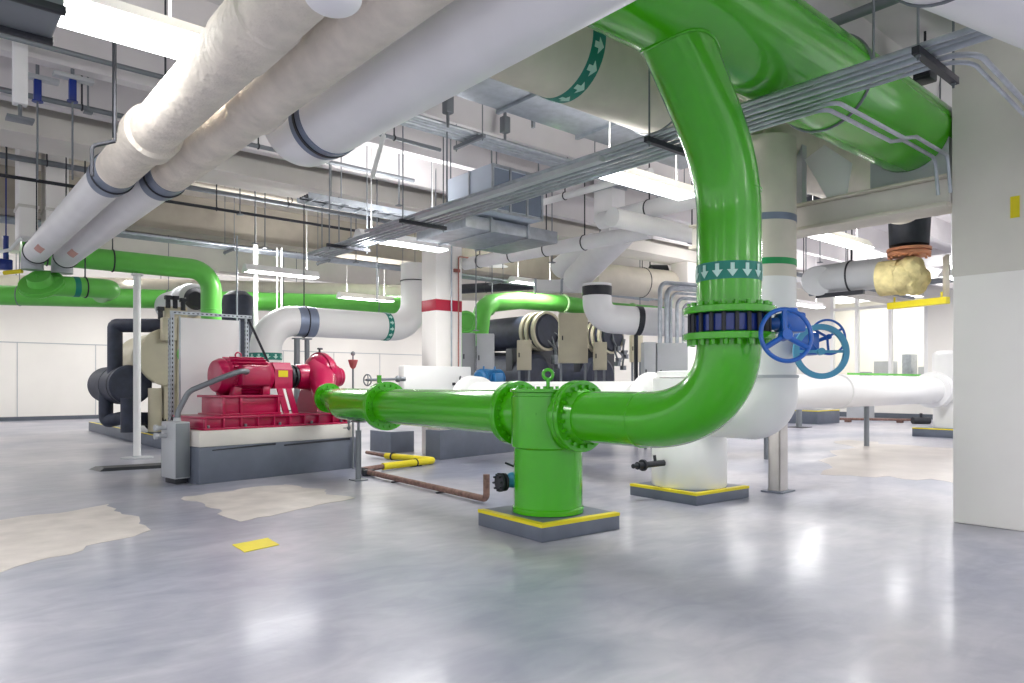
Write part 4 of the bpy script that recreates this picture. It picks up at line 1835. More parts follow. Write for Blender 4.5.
hung_pipe('white lagged pipe rising to the right beneath the central lamp', flat(601, 221, 4.35), flat(705, 196, 4.35), .15, M_lagw, (.5,))
hung_pipe('white lagged pipe falling to the right below the central lamp', flat(612, 217, 4.0), flat(715, 240, 4.0), .145, M_lagw, (.75,))
hung_pipe('long white lagged pipe climbing from the left to the central lamp', flat(465, 264, 4.1), flat(650, 231, 4.1), .13, M_lagw, (.1, .3, .5, .7))
hung_pipe('beige lagged pipe with a black ring in the far bay behind the riser', flat(590, 278, 4.4), flat(690, 287, 4.4), .42, M_beige, (.5,))
t = thing('vertical_duct', 'white vertical duct under the ceiling left of the central lamp', 'duct', at(612, 215, 14))
b = B()
q0, q1 = at(603, 220, 14), at(622, 180, 14)
b.bbox(q0.x, q1.x + .1, q1.y, q1.y + .5, q0.z, HF - .01, w=.02)
b.build('duct_body', M_lagw, t)
b = B()
b.bbox(q0.x - .03, q1.x + .13, q1.y - .03, q1.y + .53, q0.z + .6, q0.z + .65, w=.01)
b.build('flange_frame', M_galv, t)
b = B()
c = at(650, 280, 22)
b.lathe(c, V((.75, -.6, 0)), [(0, .47), (.5, .47)], 32)
b.cyl(c, V((c.x, c.y, HF)), .02, n=8)
tag(b.build('pipe_hanger_sleeve', M_dark), 'black sleeve round the far beige pipe', 'clamp')

# ================================================================== AHU BOX + DUCT
t = thing('air_handler', 'blue grey air handling unit hung under the ceiling left of the lamp', 'machine', (7.4, 9.2, 4.15))
b = B()
b.bbox(6.92, 8.0, 8.56, 9.75, 4.2, 4.95, w=.012)
b.build('casing', mat('pale blue grey enamel', '#b9c3d2', .4, var=.03), t)
b = B()
for xx in (6.94, 7.30, 7.66, 7.99):
    b.box(xx - .02, xx + .02, 8.535, 8.558, 4.2, 4.95)
for zz in (4.22, 4.93):
    b.box(6.92, 8.0, 8.54, 8.558, zz - .02, zz + .02)
b.box(6.895, 6.918, 9.1, 9.13, 4.2, 4.95)
b.build('panel_frame', M_galv, t)
b = B()
for k in range(3):
    b.box(6.97 + k * .36, 7.27 + k * .36, 8.548, 8.559, 4.26, 4.89)
b.build('access_panel', mat('slate filter mesh', '#6f7a8e', .6, var=.1), t)
b = B()
for xx, yy in ((6.96, 8.6), (7.96, 8.6), (6.96, 9.7), (7.96, 9.7)):
    b.cyl((xx, yy, 4.95), (xx, yy, HC), .012, n=8)
b.build('hanger_rod', M_mgrey, t)
t = thing('flat_duct', 'flat galvanised duct under the air handling unit', 'duct', (8, 9.6, 3.95))
b = B()
b.bbox(6.6, 8.6, 8.8, 10.2, 3.95, 4.15, w=.01)
b.build('duct_body', M_galv, t)
b = B()
for xx in (7.1, 7.9):
    b.box(xx - .02, xx + .02, 8.77, 10.23, 3.93, 4.17)
b.build('joint_frame', M_galv, t)
t = thing('rectangular_duct', 'galvanised rectangular duct hugging the beige header', 'duct', (4.6, 6.5, 5.0))
b = B()
b.bbox(3.0, 9.6, 6.2, 6.95, 5.0, 5.28, w=.01)
b.build('duct_body', M_galv, t)
b = B()
for xx in (4.35, 5.75, 7.2, 8.6):
    b.box(xx - .025, xx + .025, 6.16, 6.99, 4.96, 5.29)
b.build('joint_frame', M_galv, t)
b = B()
for xx, yy in ((4.9, 6.14), (6.4, 6.14), (4.9, 7.02), (6.4, 7.02)):
    b.box(xx - .02, xx + .02, yy - .02, yy + .02, 4.95, HC)
b.build('hanger_rod', M_mgrey, t)

# ================================================================== CONDUIT RACKS
def conduit(pts, r, label, group, m=None, bend=.18):
    b = B()
    b.tube(pts, r, 12, bend, steps=6)
    return tag(b.build('conduit', m or M_galv), label, 'conduit', group)


def trapeze(p, q, label, ztop=None, group='trapeze hangers', m=None):
    p, q = V(p), V(q)
    t = thing('trapeze_hanger', label, 'hanger', (p + q) / 2, group)
    b = B()
    b.bar(p, q, .05, .05)
    b.build('strut_channel', m or M_dark, t)
    for f in (.06, .94):
        c = p.lerp(q, f)
        b = B()
        b.cyl(c - UPV * .06, V((c.x, c.y, ztop or (HC if c.y < 12.3 else HF))), .009, n=8)
        b.cyl(c - UPV * .035, c - UPV * .02, .018, n=6)
        b.build('hanger_rod', M_mgrey, t)
    return t


ZR = 3.8
ORD = ['first', 'second', 'third', 'fourth', 'fifth', 'sixth', 'seventh', 'eighth']
rack = [(5.295, .022, 9.6), (5.375, .016, 9.6), (5.49, .034, 12.0), (5.60, .020, 12.0), (5.69, .016, 12.0)]
for k, (xx, r_, y1) in enumerate(rack):
    z_ = ZR + r_ + .004
    if k < 3:
        pts = [(xx, y1, z_), (xx, 1.45, z_)]
    else:
        ytn = 1.62 + (k - 3) * .07
        pts = [(xx, y1, z_), (xx, ytn, z_), (8.45, ytn, z_ - .12)]
    conduit(pts, r_, ORD[k] + ' conduit from the front in the rack crossing before the green header', 'header rack conduits', bend=.22)
for k in range(2):
    xx = 5.78 + .09 * k
    z_ = ZR + .02
    yy = 2.66 + k * .12
    conduit([(xx, 12.0, z_), (xx, yy, z_), (7.2, yy, z_ + .02), (7.5, yy, z_ + .10), (8.35, yy, z_ + .10), (8.45, yy, z_ - .28)], .019, ['nearer', 'farther'][k] + ' of two conduits kinking under the green header toward the near pillar', 'header rack conduits', bend=.1)
for k, yy in enumerate((1.85, 4.15, 8.45, 10.7)):
    trapeze((5.2, yy, ZR - .028), (5.98, yy, ZR - .028), ORD[k] + ' trapeze bar from the near pillar under the header rack', group='header rack trapezes')
b = B()
b.bar((5.2, 4.7, 3.72), (5.2, 8.0, 3.72), .09, .05)
tag(b.build('hanger_channel', M_lgrey), 'long pale strut channel under the conduits near the central lamp', 'strut')
# rack R2 across the middle (along x) near the ceiling
for k in range(5):
    yy = 7.85 + k * .09
    conduit([(3.2, yy, 5.02), (12.5, yy, 5.02)], (.03, .022, .022, .03, .02)[k], ORD[k] + ' conduit from the front in the high rack above the white pipe end', 'high rack conduits')
for k, xx in enumerate((4.0, 6.1, 8.4, 10.8)):
    trapeze((xx, 7.7, 4.96), (xx, 8.4, 4.96), ORD[k] + ' trapeze bar from the left under the high rack', group='high rack trapezes', m=M_mgrey)
# rack R3 across the far left
for k in range(5):
    yy = 16.25 + k * .1
    conduit([(-1.5, yy, 4.62 + .02 * (k % 2)), (21, yy, 4.62 + .02 * (k % 2))], (.04, .03, .025, .04, .03)[k], ORD[k] + ' conduit from the front in the long rack along the dark beam', 'long rack conduits')
for k, xx in enumerate((1.0, 3.2, 5.6, 7.9, 10.4, 13.5, 16.6)):
    trapeze((xx, 16.1, 4.55), (xx, 16.8, 4.55), ORD[k] + ' trapeze bar from the left under the long rack', group='long rack trapezes', m=M_mgrey)
for k in range(3):
    zz = 4.95 + k * .12
    conduit([(-1.5, 11.75 - .02 * k, 5.42 + k * .16), (9, 11.75 - .02 * k, 5.42 + k * .16)], .02, ['lowest', 'middle', 'highest'][k] + ' of three conduits above the front concrete ledge', 'ledge conduits', M_mgrey)
# slim pipes along the ceiling near the left
hung_pipe('thin grey sprinkler pipe crossing the ceiling above the left lamp', (-2.5, 10.9, 5.2), (7, 10.9, 5.2), .035, M_mgrey, (.2, .45, .7), 'sprinkler_pipe')
hung_pipe('grey sprinkler main just behind the front concrete ledge', (-2.5, 14.6, 5.35), (12, 14.6, 5.35), .05, M_mgrey, (.15, .3, .45, .6, .75), 'sprinkler_pipe')
hung_pipe('slim cream pipe above the long rack in front of the dark beam', (-1, 15.55, 5.7), (11.8, 15.55, 5.7), .05, M_beige, (.2, .4, .6, .8), 'sprinkler_pipe')

# ================================================================== LIGHT FIXTURES
FIX = []
DOWN, UP = 92, 76


def fixture(x0, x1, y, z, label, w=.34, stem=HC, lit=None):
    FIX.append((x0, x1, y, z, w))
    t = thing('ceiling_light', label, 'light', ((x0 + x1) / 2, y, z), 'linear lamps')
    h = w / 2
    b = B()
    # sloped white reflector housing
    b.hull8([V((x0, y - h, z + .02)), V((x1, y - h, z + .02)), V((x1, y + h, z + .02)), V((x0, y + h, z + .02)),
             V((x0, y - h * .35, z + .16)), V((x1, y - h * .35, z + .16)), V((x1, y + h * .35, z + .16)), V((x0, y + h * .35, z + .16))])
    b.build('housing', M_white, t)
    b = B()
    b.box(x0 + .03, x1 - .03, y - h + .03, y + h - .03, z, z + .018)
    b.build('diffuser', lit or M_tubelit, t)
    b = B()
    for xx in (x0 + .01, x1 - .03):
        b.box(xx, xx + .02, y - h, y + h, z - .005, z + .019)
    b.build('end_cap', M_white, t)
    b = B()
    for f in (.15, .85):
        xx = x0 + (x1 - x0) * f
        b.cyl((xx, y, z + .16), (xx, y, stem), .008, n=8)
    b.build('hanger_rod', M_white, t)
    return t


fixture(-.6, 1.8, 5.47, 3.95, 'glaring linear lamp at the top left beside the cream pipes', w=.5)
fixture(5.86, 7.66, 5.42, 3.89, 'bright linear lamp hung left of the green riser')
fixture(5.64, 7.4, 10.5, 3.9, 'linear lamp in front of the red banded pillar')
fixture(5.45, 7.1, 15.1, 3.9, 'linear lamp above the red pump', stem=HF)
fixture(9.1, 10.8, 18.0, 3.9, 'small distant linear lamp left of the red banded pillar', stem=HF)
fixture(10.7, 13.0, 5.45, 3.9, 'linear lamp under the beam to the right of the white riser')
fixture(17.5, 19.8, 5.6, 3.9, 'distant linear lamp right of the black pipe', stem=HC)
fixture(15.5, 17.3, 10.4, 3.9, 'distant linear lamp behind the foam covered valve', stem=HC)
fixture(20.0, 22.0, 10.6, 3.9, 'farthest linear lamp low behind the grey pipe', stem=HC)
fixture(13.0, 14.8, 15.2, 4.4, 'distant linear lamp over the navy chillers', stem=HF)

# ================================================================== RIGHT BACKGROUND
fv0 = at(909, 276, 13.1)
hp = thing('lagged_pipe', 'grey lagged pipe with end elbow hanging in front of the far window', 'pipe', (14.4, 6, 3.3))
b = B()
b.tube([(14.1, 6.85, 3.6), (14.4, 7.05, 3.66), (14.4, 5.65, 3.66)], .30, 36, .3)
b.build('pipe_body', M_lgrey, hp)
b = B()
b.torus((14.4, 6.3, 3.66), (0, 1, 0), .315, .018, 32, 8)
b.cyl((14.4, 6.3, 3.97), (14.4, 6.3, fv0.z + 1.285), .014, n=8)
b.build('hanger_ring', M_dark, hp)
b = B()
b.bar((14.25, 6.95, 3.31), (14.25, 6.0, 3.31), .08, .08)
b.build('support_bar', M_dark, hp)
fv = at(909, 276, 13.1)
t = thing('pipe_valve', 'big valve body caked in yellow spray foam with an orange flange', 'valve', fv - UPV * .4)
b = B()
tb_ = B()
bmesh.ops.create_icosphere(tb_.bm, subdivisions=4, radius=.34)
for v in tb_.bm.verts:
    n_ = noise.noise(v.co * 4.) * .25 + noise.noise(v.co * 9.) * .15
    v.co = v.co * (1 + n_)
    v.co.x *= 1.15
    v.co.y *= .95
b.merge(tb_, Matrix.Translation(fv))
b.cyl(fv + V((0, .15, 0)), fv + V((0, .5, 0)), .33, n=28)
b.build('foam_coat', M_foam, t)
b = B()
b.lathe(fv + UPV * .36, UPV, [(0, .33), (.02, .36), (.07, .36), (.07, .31), (.1, .31), (.1, .37), (.15, .37)], 32)
b.bolts(fv + UPV * .36, -UPV, .33, 12, .025, .03)
b.build('flange', M_orange, t)
b = B()
b.lathe(fv + V((.05, -.12, -.02)) + V((.25, -.35, 0)), V((.3, -1, 0)), [(0, .34), (.05, .38), (.1, .38)], 28)
b.build('end_flange', M_beige, t)
t = thing('vertical_pipe', 'black vertical pipe rising from the foam covered valve', 'pipe', fv + UPV * .55)
b = B()
b.cyl(fv + UPV * .56, fv + V((.03, 0, 1.275)), .33, .36, 36)
b.build('pipe_body', M_black, t)
b = B()
b.torus(fv + UPV * 1.1, UPV, .37, .014, 36, 8)
b.build('band', M_dark, t)
t = thing('lagged_duct', 'black hood duct above the black vertical pipe', 'duct', fv + UPV * 1.3)
b = B()
b.bbox(fv.x - .45, fv.x + 1.2, fv.y - .7, fv.y + 2.1, fv.z + 1.29, fv.z + 1.75, w=.03)
b.build('duct_body', M_black, t)
b = B()
for yy in (-.5, 1.9):
    b.cyl((fv.x, fv.y + yy, fv.z + 1.75), (fv.x, fv.y + yy, HC), .014, n=8)
b.build('hanger_rod', M_mgrey, t)
hA, hB = fv + V((.25, -.7, .0)), fv + V((.9, -2.6, .0))
XP = (hA, hB)
b = B()
y0_, y1_ = at(889, 299, 13.6), at(948, 294, 12.6)
b.bar(V((y0_.x, y0_.y, 3.0)), V((y1_.x, y1_.y, 3.0)), .12, .12)
for f in (.1, .9):
    c = V((y0_.x, y0_.y, 3.0)).lerp(V((y1_.x, y1_.y, 3.0)), f)
    b.bar(c, c + UPV * .16, .03, .03)
tag(b.build('hanger_rail', M_yellow), 'yellow steel rail under the foam covered valve', 'rail')  # crane rail with no rods holding it up, only short stubs
hung_pipe('grey lagged pipe between the foam covered valve and the near pillar', hA, hB, .31, M_lgrey, (.4,))
# white low horizontal pipe at right
wp0, wp1 = V((22.2, 7.35, 1.33)), V((12.2, 7.35, 1.33))
t = thing('lagged_pipe', 'white lagged pipe lying low across the right background', 'pipe', (17, 7.35, .95))
b = B()
b.cyl(wp0, wp1, .37, n=40)
b.build('pipe_body', M_white, t)
b = B()
b.lathe(V((21.75, 7.35, 1.33)), V((1, 0, 0)), [(0, .37), (.04, .5), (.3, .52), (.36, .45)], 40)
b.lathe(V((16.0, 7.35, 1.33)), V((1, 0, 0)), [(0, .37), (.03, .4), (.2, .4), (.23, .37)], 40)
b.build('flange_cover', M_white, t)
b = B()
b.cyl((17.6, 7.35, 1.0), (17.6, 7.35, .0), .06, n=12)
b.cyl((13.0, 7.35, 1.0), (13.0, 7.35, .0), .06, n=12)
b.build('support_leg', M_mgrey, t)
t = thing('strainer_tank', 'white tank at the right end of the low white pipe beside the pillar', 'tank', (22, 7.35, .2))
b = B()
b.lathe((22.75, 7.1, .25), UPV, [(0, .48), (.05, .5), (.72, .5), (.74, .52), (2.1, .52), (2.2, .4)], 44)
b.build('shell', M_white, t)
plinth(V((22.75, 7.1, 0)), .8, .245, 'distant grey plinth with yellow edge under the white tank beside the pillar', 0)
b = B()
qa = at(921, 421, 26.5)
b.cyl(V((qa.x - .25, qa.y + .2, .13)), V((qa.x + .25, qa.y - .2, .13)), .13, n=14)
b.cyl(V((qa.x, qa.y, .13)), V((qa.x, qa.y, .4)), .05, n=10)
tag(b.build('pipe_stub', M_dark), 'dark valve stub on the floor left of the distant white tank', 'valve')
ps_ = [at(848, 421, 27.5), at(868, 420, 27.5), at(915, 421, 27)]
b = B()
b.tube([V((p.x, p.y, .12)) for p in [at(820, 421, 28), at(848, 421, 27.8), at(922, 422, 27)]], .05, 10)
for p in (at(848, 421, 27.8), at(900, 421, 27.3)):
    b.bbox(p.x - .1, p.x + .1, p.y - .1, p.y + .1, 0, .1, w=.01)
tag(b.build('floor_pipe', M_rust), 'thin brown pipe on the floor below the low white pipe', 'pipe')
sp = at(799, 427, 24.4)
t = thing('pipe_stand', 'grey pipe stand under the low white pipe at the right', 'stand', (sp.x, sp.y, 0))
b = B()
b.cyl((sp.x, sp.y, .02), (sp.x, sp.y, 1.0), .1, n=14)
b.build('shaft', M_mgrey, t)
b = B()
b.bbox(sp.x - .35, sp.x + .35, sp.y - .3, sp.y + .3, 0, .02, w=.005)
b.build('base_plate', M_dark, t)
b = B()
b.bbox(sp.x - .3, sp.x + .3, sp.y - .2, sp.y + .2, 1.0, 1.06, w=.01)
b.build('top_plate', M_dark, t)
fp = at(806, 418, 27.5)
plinth(V((fp.x, fp.y, 0)), .9, .5, 'farthest grey plinth with yellow foot behind the blue valve rings', 0)
b = B()
fq = at(860, 405, 30)
b.cyl((fq.x, fq.y, .9), (fq.x + 1.6, fq.y - 2.2, .75), .12, n=12)
b.bbox(fq.x - .4, fq.x + .5, fq.y - .4, fq.y + .4, 0, 1.0, w=.03)
tag(b.build('pump_unit', M_lgrey), 'small pale pump unit below the far window', 'pump')
# light green bits on top of white pipe
b = B()
b.bar(at(848, 376, 18.5) + UPV * .06, at(920, 377.3, 20.2) + UPV * .06, .05, .05)
tag(b.build('hose_hanger', M_green2), 'thin bright green rail above the low white pipe', 'rail')

# ================================================================== UPPER LEFT OBJECTS
t = thing('unit_heater', 'grey box hung in front of the glaring lamp in the top left corner', 'box', (0, 4.75, 3.5))
b = B()
b.bbox(-1.1, .66, 4.55, 5.0, 3.56, 4.05, w=.015)
b.build('casing', M_mgrey, t)
b = B()
b.bbox(-1.1, .665, 4.53, 4.57, 3.53, 3.575, w=.006)
b.bbox(-1.1, .665, 4.98, 5.02, 3.53, 3.575, w=.006)
b.build('bottom_frame', M_dark, t)
b = B()
for xx in (-.9, .5):
    b.cyl((xx, 4.78, 4.05), (xx, 4.78, HC), .012, n=8)
b.build('hanger_rod', M_mgrey, t)
t = thing('hanging_post', 'pale square post hanging below the grey box at the left edge', 'post', at(20, 105, 8))
q = at(20, 105, 8)
qt = at(20, 38, 8)
b = B()
b.bbox(q.x - .07, q.x + .07, q.y - .07, q.y + .07, q.z, qt.z, w=.01)
b.build('shaft', M_lagw, t)
b = B()
b.bbox(q.x - .13, q.x + .13, q.y - .1, q.y + .1, q.z - .18, q.z - .15, w=.005)
b.cyl((q.x, q.y, q.z - .15), (q.x, q.y, q.z), .02, n=8)
b.cyl((q.x, q.y, qt.z), (q.x, q.y, HC), .03, n=8)
b.build('hanger_rod', M_mgrey, t)
for k, (px_, lab) in enumerate(((37.5, 'left of two navy spring hangers near the top left lamp'), (72.5, 'right of two navy spring hangers near the top left lamp'))):
    c = at(px_, 101, 8.5)
    tp = at(px_, 80, 8.5)
    t = thing('spring_hanger', lab, 'hanger', c, 'spring hangers')
    b = B()
    b.bbox(c.x - .04, c.x + .04, c.y - .04, c.y + .04, c.z, tp.z, w=.01)
    b.cyl(c - UPV * .012, c, .06, n=14)
    b.build('spring_case', M_dblue, t)
    b = B()
    b.cyl(c - UPV * .95, c, .011, n=8)
    b.cyl(tp, V((tp.x, tp.y, HC)), .02, n=8)
    b.build('hanger_rod', M_mgrey, t)
    b = B()
    b.bbox(c.x - .2, c.x + .22, c.y - .06, c.y + .06, tp.z, tp.z + .05, w=.005)
    b.build('top_plate', M_lgrey, t)
# ducts hanging past the ledge at left
for k, (p0, p1, lab) in enumerate(((19, 38, 'left of two beige vertical ducts below the concrete ledge'), (46, 69, 'right of two beige vertical ducts below the concrete ledge'))):
    a_, c_ = on_y(p0, 14.7), on_y(p1, 14.7)
    t = thing('vertical_duct', lab, 'duct', (a_.x, 14.7, 3.9), 'vertical ducts')
    b = B()
    b.bbox(a_.x, c_.x, 14.7, 15.3, 4.05, HF - .02, w=.015)
    b.build('duct_body', M_pillar, t)
    b = B()
    b.bbox(a_.x - .02, c_.x + .02, 14.68, 15.32, 4.55, 4.6, w=.006)
    b.build('joint_frame', M_conc, t)
# single vertical rods in the left and centre
rods = [(115, 45, 150, 9.0, 'thick rod crossing the upper left ceiling'), (88, 60, 112, 9.1, 'thin rod left of the thick rod in the upper left'), (447, 130, 210, 9.8, 'rod in front of the air handling unit'), (377, 170, 300, 13.2, 'rod left of the pillar lamp'), (476, 215, 330, 14.8, 'rod right of the red banded pillar'),
        (552, 0, 262, 13.8, 'rod right of the air handling unit'), (905, 0, 90, 9.6, 'rod beyond the green header left of the near pillar')]
names = ['leftmost', 'second from the left', 'third from the left', 'fourth from the left', 'fifth from the left', 'sixth from the left', 'seventh from the left', 'eighth from the left', 'ninth from the left', 'tenth from the left']
for k, (px_, y1_, d) in enumerate(((240, 214, 12.9), (255, 243, 14), (265, 247, 14.6), (322, 255, 14.3), (339, 245, 13.2), (351, 238, 13.8), (356, 262, 15.2), (368, 250, 14.7), (399, 205, 12.9), (432, 218, 12.9))):
    rods.append((px_, 0, y1_, d, 'thin rod between the cream pipes and the banded pillar, ' + names[k]))
for k, (px_, y0_, y1_, d, lab) in enumerate(rods):
    c = at(px_, y1_, d)
    b = B()
    b.cyl(c, V((c.x, c.y, HC if c.y < 12.3 else HF)), .012 if k else .022, n=8)
    b.bbox(c.x - .05, c.x + .05, c.y - .05, c.y + .05, c.z - .02, c.z, w=.004)
    tag(b.build('hanger_rod', M_mgrey), lab, 'rod', 'single hanger rods')
# slanting white brace and diffuser near centre
b = B()
b.bar(at(384, 135, 9.5), at(372, 178, 9.5), .05, .05)
b.cyl(at(384, 135, 9.5), V((at(384, 135, 9.5).x, at(384, 135, 9.5).y, HC)), .01, n=8)
tag(b.build('hanger_brace', M_white), 'slanting white brace below the white pipe elbow', 'brace')
for k, (px_, py_, d, lab) in enumerate(((505, 125, 10.5, 'grey beam clamp hanging from the ceiling right of the high rack'), (448, 105, 9.5, 'grey beam clamp peeking under the white pipe'))):
    c = at(px_, py_, d)
    b = B()
    b.bbox(c.x - .06, c.x + .06, c.y - .06, c.y + .06, c.z - .12, c.z + .12, w=.015)
    b.cyl(c, V((c.x, c.y, HC)), .025, n=10)
    b.cyl(c - UPV * .3, c, .02, n=8)
    tag(b.build('hanger_clamp', M_mgrey), lab, 'clamp', 'beam clamps')
# conduit and red pipe on the pillar
for k, (px_, lab, m_) in enumerate(((451.5, 'grey conduit running down the red banded pillar', M_galv), (458.5, 'thin red pipe running down the red banded pillar', mat('red sprinkler paint', '#a8675c', .5, var=.08)))):
    q = on_y(px_, 12.06)
    b = B()
    if k == 0:
        b.cyl((q.x, 12.06, 1.75), (q.x, 12.06, 5.0), .016, n=10)
    else:
        b.tube([(q.x, 12.06, 1.75), (q.x, 12.06, 4.2), (q.x + .35, 12.06, 4.2)], .014, 10, .05)
        b.bbox(q.x - .12, q.x + .03, 12.03, 12.09, 3.86, 3.93, w=.01)
    b.bbox(q.x - .03, q.x + .03, 12.03, 12.09, 1.7, 1.76, w=.006)
    tag(b.build('wall_mounted_pipe', m_), lab, 'pipe')
# label marks on near pillar
b = B()
b.box(8.590, 8.598, 2.08, 2.16, 3.2, 3.42)
tag(b.build('wall_sign', M_yellow), 'small yellow sticker on the edge of the near pillar', 'sticker')
# blue pipe + clutter at the far left edge
q = at(6, 255, 13.0)
b = B()
b.cyl(V((q.x, q.y, q.z - .1)), V((q.x, q.y, q.z + .35)), .045, n=14)
b.bbox(q.x - .12, q.x + .1, q.y - .08, q.y + .08, q.z - .28, q.z - .08, w=.03)
b.cyl(V((q.x, q.y, q.z + .3)), V((q.x, q.y, HF)), .012, n=8)
tag(b.build('valve_actuator_hanger', M_dblue), 'navy valve actuator at the left edge by the green flange', 'valve')
b = B()
b.tube([at(-4, 252, 12.2), at(10, 250, 12.2), at(17, 242, 12.2), at(22, 238, 12.2)], .028, 10, .1)
tag(b.build('hanging_hose', M_white), 'white hose bending beside the navy actuator', 'hose')


# ================================================================== SMALL OVERHEAD CLUTTER
b = B()
c = at(925, 68, 8.6)
b.bbox(c.x - .12, c.x + .12, c.y - .1, c.y + .1, c.z - .17, c.z + .17, w=.02)
for k in range(5):
    b.bbox(c.x - .13, c.x - .115, c.y - .09, c.y + .09, c.z - .14 + k * .06, c.z - .11 + k * .06, w=.004)
b.cyl(c + UPV * .17, V((c.x, c.y, HC)), .015, n=8)
tag(b.build('junction_box_hanger', M_dark), 'black louvred box hung between the green header and the near pillar', 'box')
b = B()
b.tube([at(92, 176, 5.4), at(92, 146, 5.4), at(115, 141, 5.5)], .015, 10, .05)
b.cyl(at(115, 141, 5.5), V((at(115, 141, 5.5).x, at(115, 141, 5.5).y, HC)), .012, n=8)
tag(b.build('hanger_bracket', M_dark), 'black bent bracket beside the steel strap of the cream pipe', 'bracket')
hung_pipe('black lagged pipe high behind the green arching pipe', flat(462, 289, 4.9), flat(545, 284, 4.9), .17, M_black, (.3, .8))
hung_pipe('white lagged pipe high in the far bay right of the banded pillar', flat(470, 262, 5.25), flat(560, 276, 5.25), .16, M_lagw, (.3, .7))
hung_pipe('slim white pipe running away behind the air handling unit', (8.9, 7.0, 4.85), (8.9, 11.8, 4.85), .06, M_lagw, (.4, .7))
hung_pipe('slim grey pipe running away above the central lamp', (7.1, 1.0, 5.15), (7.1, 4.3, 5.15), .05, M_mgrey, (.4,))
hung_pipe('thin grey pipe crossing under the joists left of the air handling unit', (-2, 9.2, 5.2), (6.4, 9.2, 5.2), .03, M_mgrey, (.3, .6, .9))
hung_pipe('thin dark pipe crossing the far bay below the sprinkler main', (-2, 13.5, 4.75), (8.6, 13.5, 4.75), .028, M_dark, (.3, .6, .9))
for k, (xx, yy, lab) in enumerate(((5.6, 10.1, 'first'), (4.6, 11.3, 'second'), (9.6, 10.9, 'third'))):
    t = thing('smoke_detector', 'small white ceiling detector, ' + lab + ' from the camera over the middle bay', 'detector', (xx, yy, HC - .06))
    b = B()
    b.lathe((xx, yy, HC - .002), (0, 0, -1), [(0, .07), (.03, .07), (.05, .04), (.055, .02)], 20)
    b.build('mount_base', M_white, t)
    b = B()
    b.lathe((xx, yy, HC - .058), (0, 0, -1), [(0, .02), (.012, .014)], 12)
    b.build('sensor_tip', M_dark, t)
for k, (px_, y1_, d) in enumerate(((806, 276, 17), (820, 262, 18.5), (846, 262, 16.5), (868, 262, 19.5))):
    c = at(px_, y1_, d)
    b = B()
    b.cyl(c, V((c.x, c.y, HC)), .014, n=8)
    b.bbox(c.x - .06, c.x + .06, c.y - .06, c.y + .06, c.z - .02, c.z, w=.004)
    tag(b.build('hanger_rod', M_mgrey), 'thin rod above the grey elbow pipe right of the white riser, ' + names[k], 'rod', 'single hanger rods')
hung_pipe('thin grey pipe crossing above the grey elbow pipe right of the white riser', (15.2, 8.6, 4.2), (24, 8.6, 4.2), .05, M_mgrey, (.2, .5, .8))
hung_pipe('white lagged pipe running away high above the low white pipe at the right', (19.0, 3.5, 4.5), (19.0, 11.7, 4.5), .14, M_lagw, (.2, .6))
hung_pipe('grey pipe running away beside the farthest linear lamp', (23.5, 4, 4.6), (23.5, 11.7, 4.6), .09, M_mgrey, (.3, .7))
t = thing('cable_tray', 'grey ladder cable tray crossing the far bay behind the air handling unit', 'tray', (9, 11.2, 4.55))
b = B()
b.bar((5.0, 10.95, 4.6), (8.2, 10.95, 4.6), .02, .09)
b.build('side_rail', M_galv, t)
b = B()
b.bar((5.0, 11.4, 4.6), (8.2, 11.4, 4.6), .02, .09)
b.build('side_rail', M_galv, t)
for k in range(10):
    b = B()
    b.bar((5.15 + k * .31, 10.962, 4.58), (5.15 + k * .31, 11.388, 4.58), .03, .02)
    b.build('rung', M_galv, t)

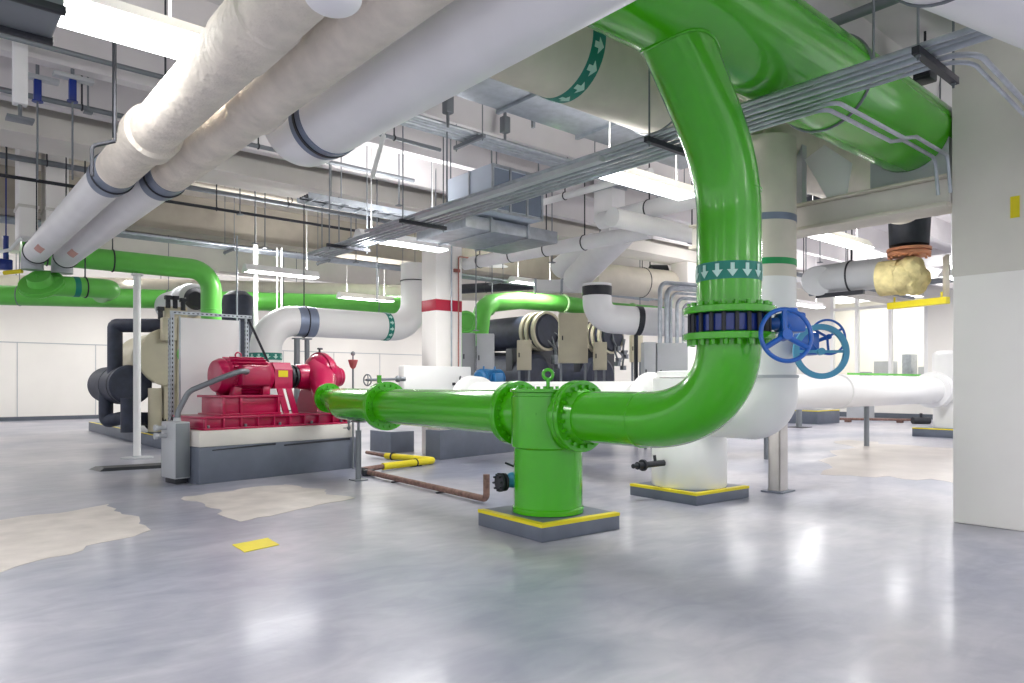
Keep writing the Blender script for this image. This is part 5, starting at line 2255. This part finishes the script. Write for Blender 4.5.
for k in range(4):
    b = B()
    yk = 11.03 + k * .085
    b.tube([(5.0, yk, 4.615), (6.2, yk + .02, 4.62), (7.3, yk - .01, 4.615), (8.2, yk, 4.615)], .022, 8)
    b.build('cable', (M_black, M_dark, M_mgrey, M_black)[k], t)
for xx in (5.6, 7.8):
    for yy in (10.985, 11.365):
        b = B()
        b.cyl((xx, yy, 4.55), (xx, yy, HC), .01, n=8)
        b.build('hanger_rod', M_mgrey, t)

# ================================================================== LIGHTING
w = bpy.data.worlds.new('world')
sc.world = w
w.use_nodes = True
w.node_tree.nodes['Background'].inputs['Color'].default_value = (.93, .96, 1, 1)
w.node_tree.nodes['Background'].inputs['Strength'].default_value = 1.3


def area(x, y, z, sx, sy, p, col=(1, .99, .97), down=True):
    l = bpy.data.lights.new('area_light', 'AREA')
    l.shape = 'RECTANGLE'
    l.size, l.size_y = sx, sy
    l.energy = p
    l.color = col
    o = bpy.data.objects.new('area_light', l)
    o.location = (x, y, z)
    if not down:
        o.rotation_euler = (PI, 0, 0)
    COL.objects.link(o)


# every visible lamp throws light down through its diffuser and up through its top slots
for (x0, x1, y, z, wd) in FIX:
    area((x0 + x1) / 2, y, z - .012, x1 - x0 - .1, wd - .08, DOWN)
    area((x0 + x1) / 2, y, z + .19, x1 - x0 - .1, wd * .5, UP, down=False)
# lamps of the same grid that hang outside the picture
for (x, y) in ((.4, .3), (6.6, .3), (.4, -4.8), (6.6, -4.8), (-5.4, 5.4), (-5.4, .3), (12.5, .3), (12.5, -4.8), (-5.4, 10.5), (18.5, .3)):
    area(x, y, 3.9, 1.8, .34, DOWN)
    area(x, y, 4.1, 1.8, .2, UP, down=False)
# area lights added to brighten the far and right walls, no fixtures there
for x, y in [(x, y) for x in (1, 6.5, 12, 18, 24, 29.5) for y in (20.5, 26.5, 32)] + [(x, y) for x in (24, 29.5) for y in (-3, 3, 9, 14.5)]:
    if True:
        area(x, y, 5.0, 1.8, .34, DOWN * 1.1)
        area(x, y, 5.1, 1.8, .2, UP * 1.0, down=False)
# lit room behind the window
area(36, (wa + wb) / 2, 5.8, 4, 8, 420)
sc.view_settings.view_transform = 'Standard'
sc.view_settings.look = 'None'
sc.view_settings.exposure = -0.1
sc.view_settings.gamma = 1
sc.view_settings.use_curve_mapping = False
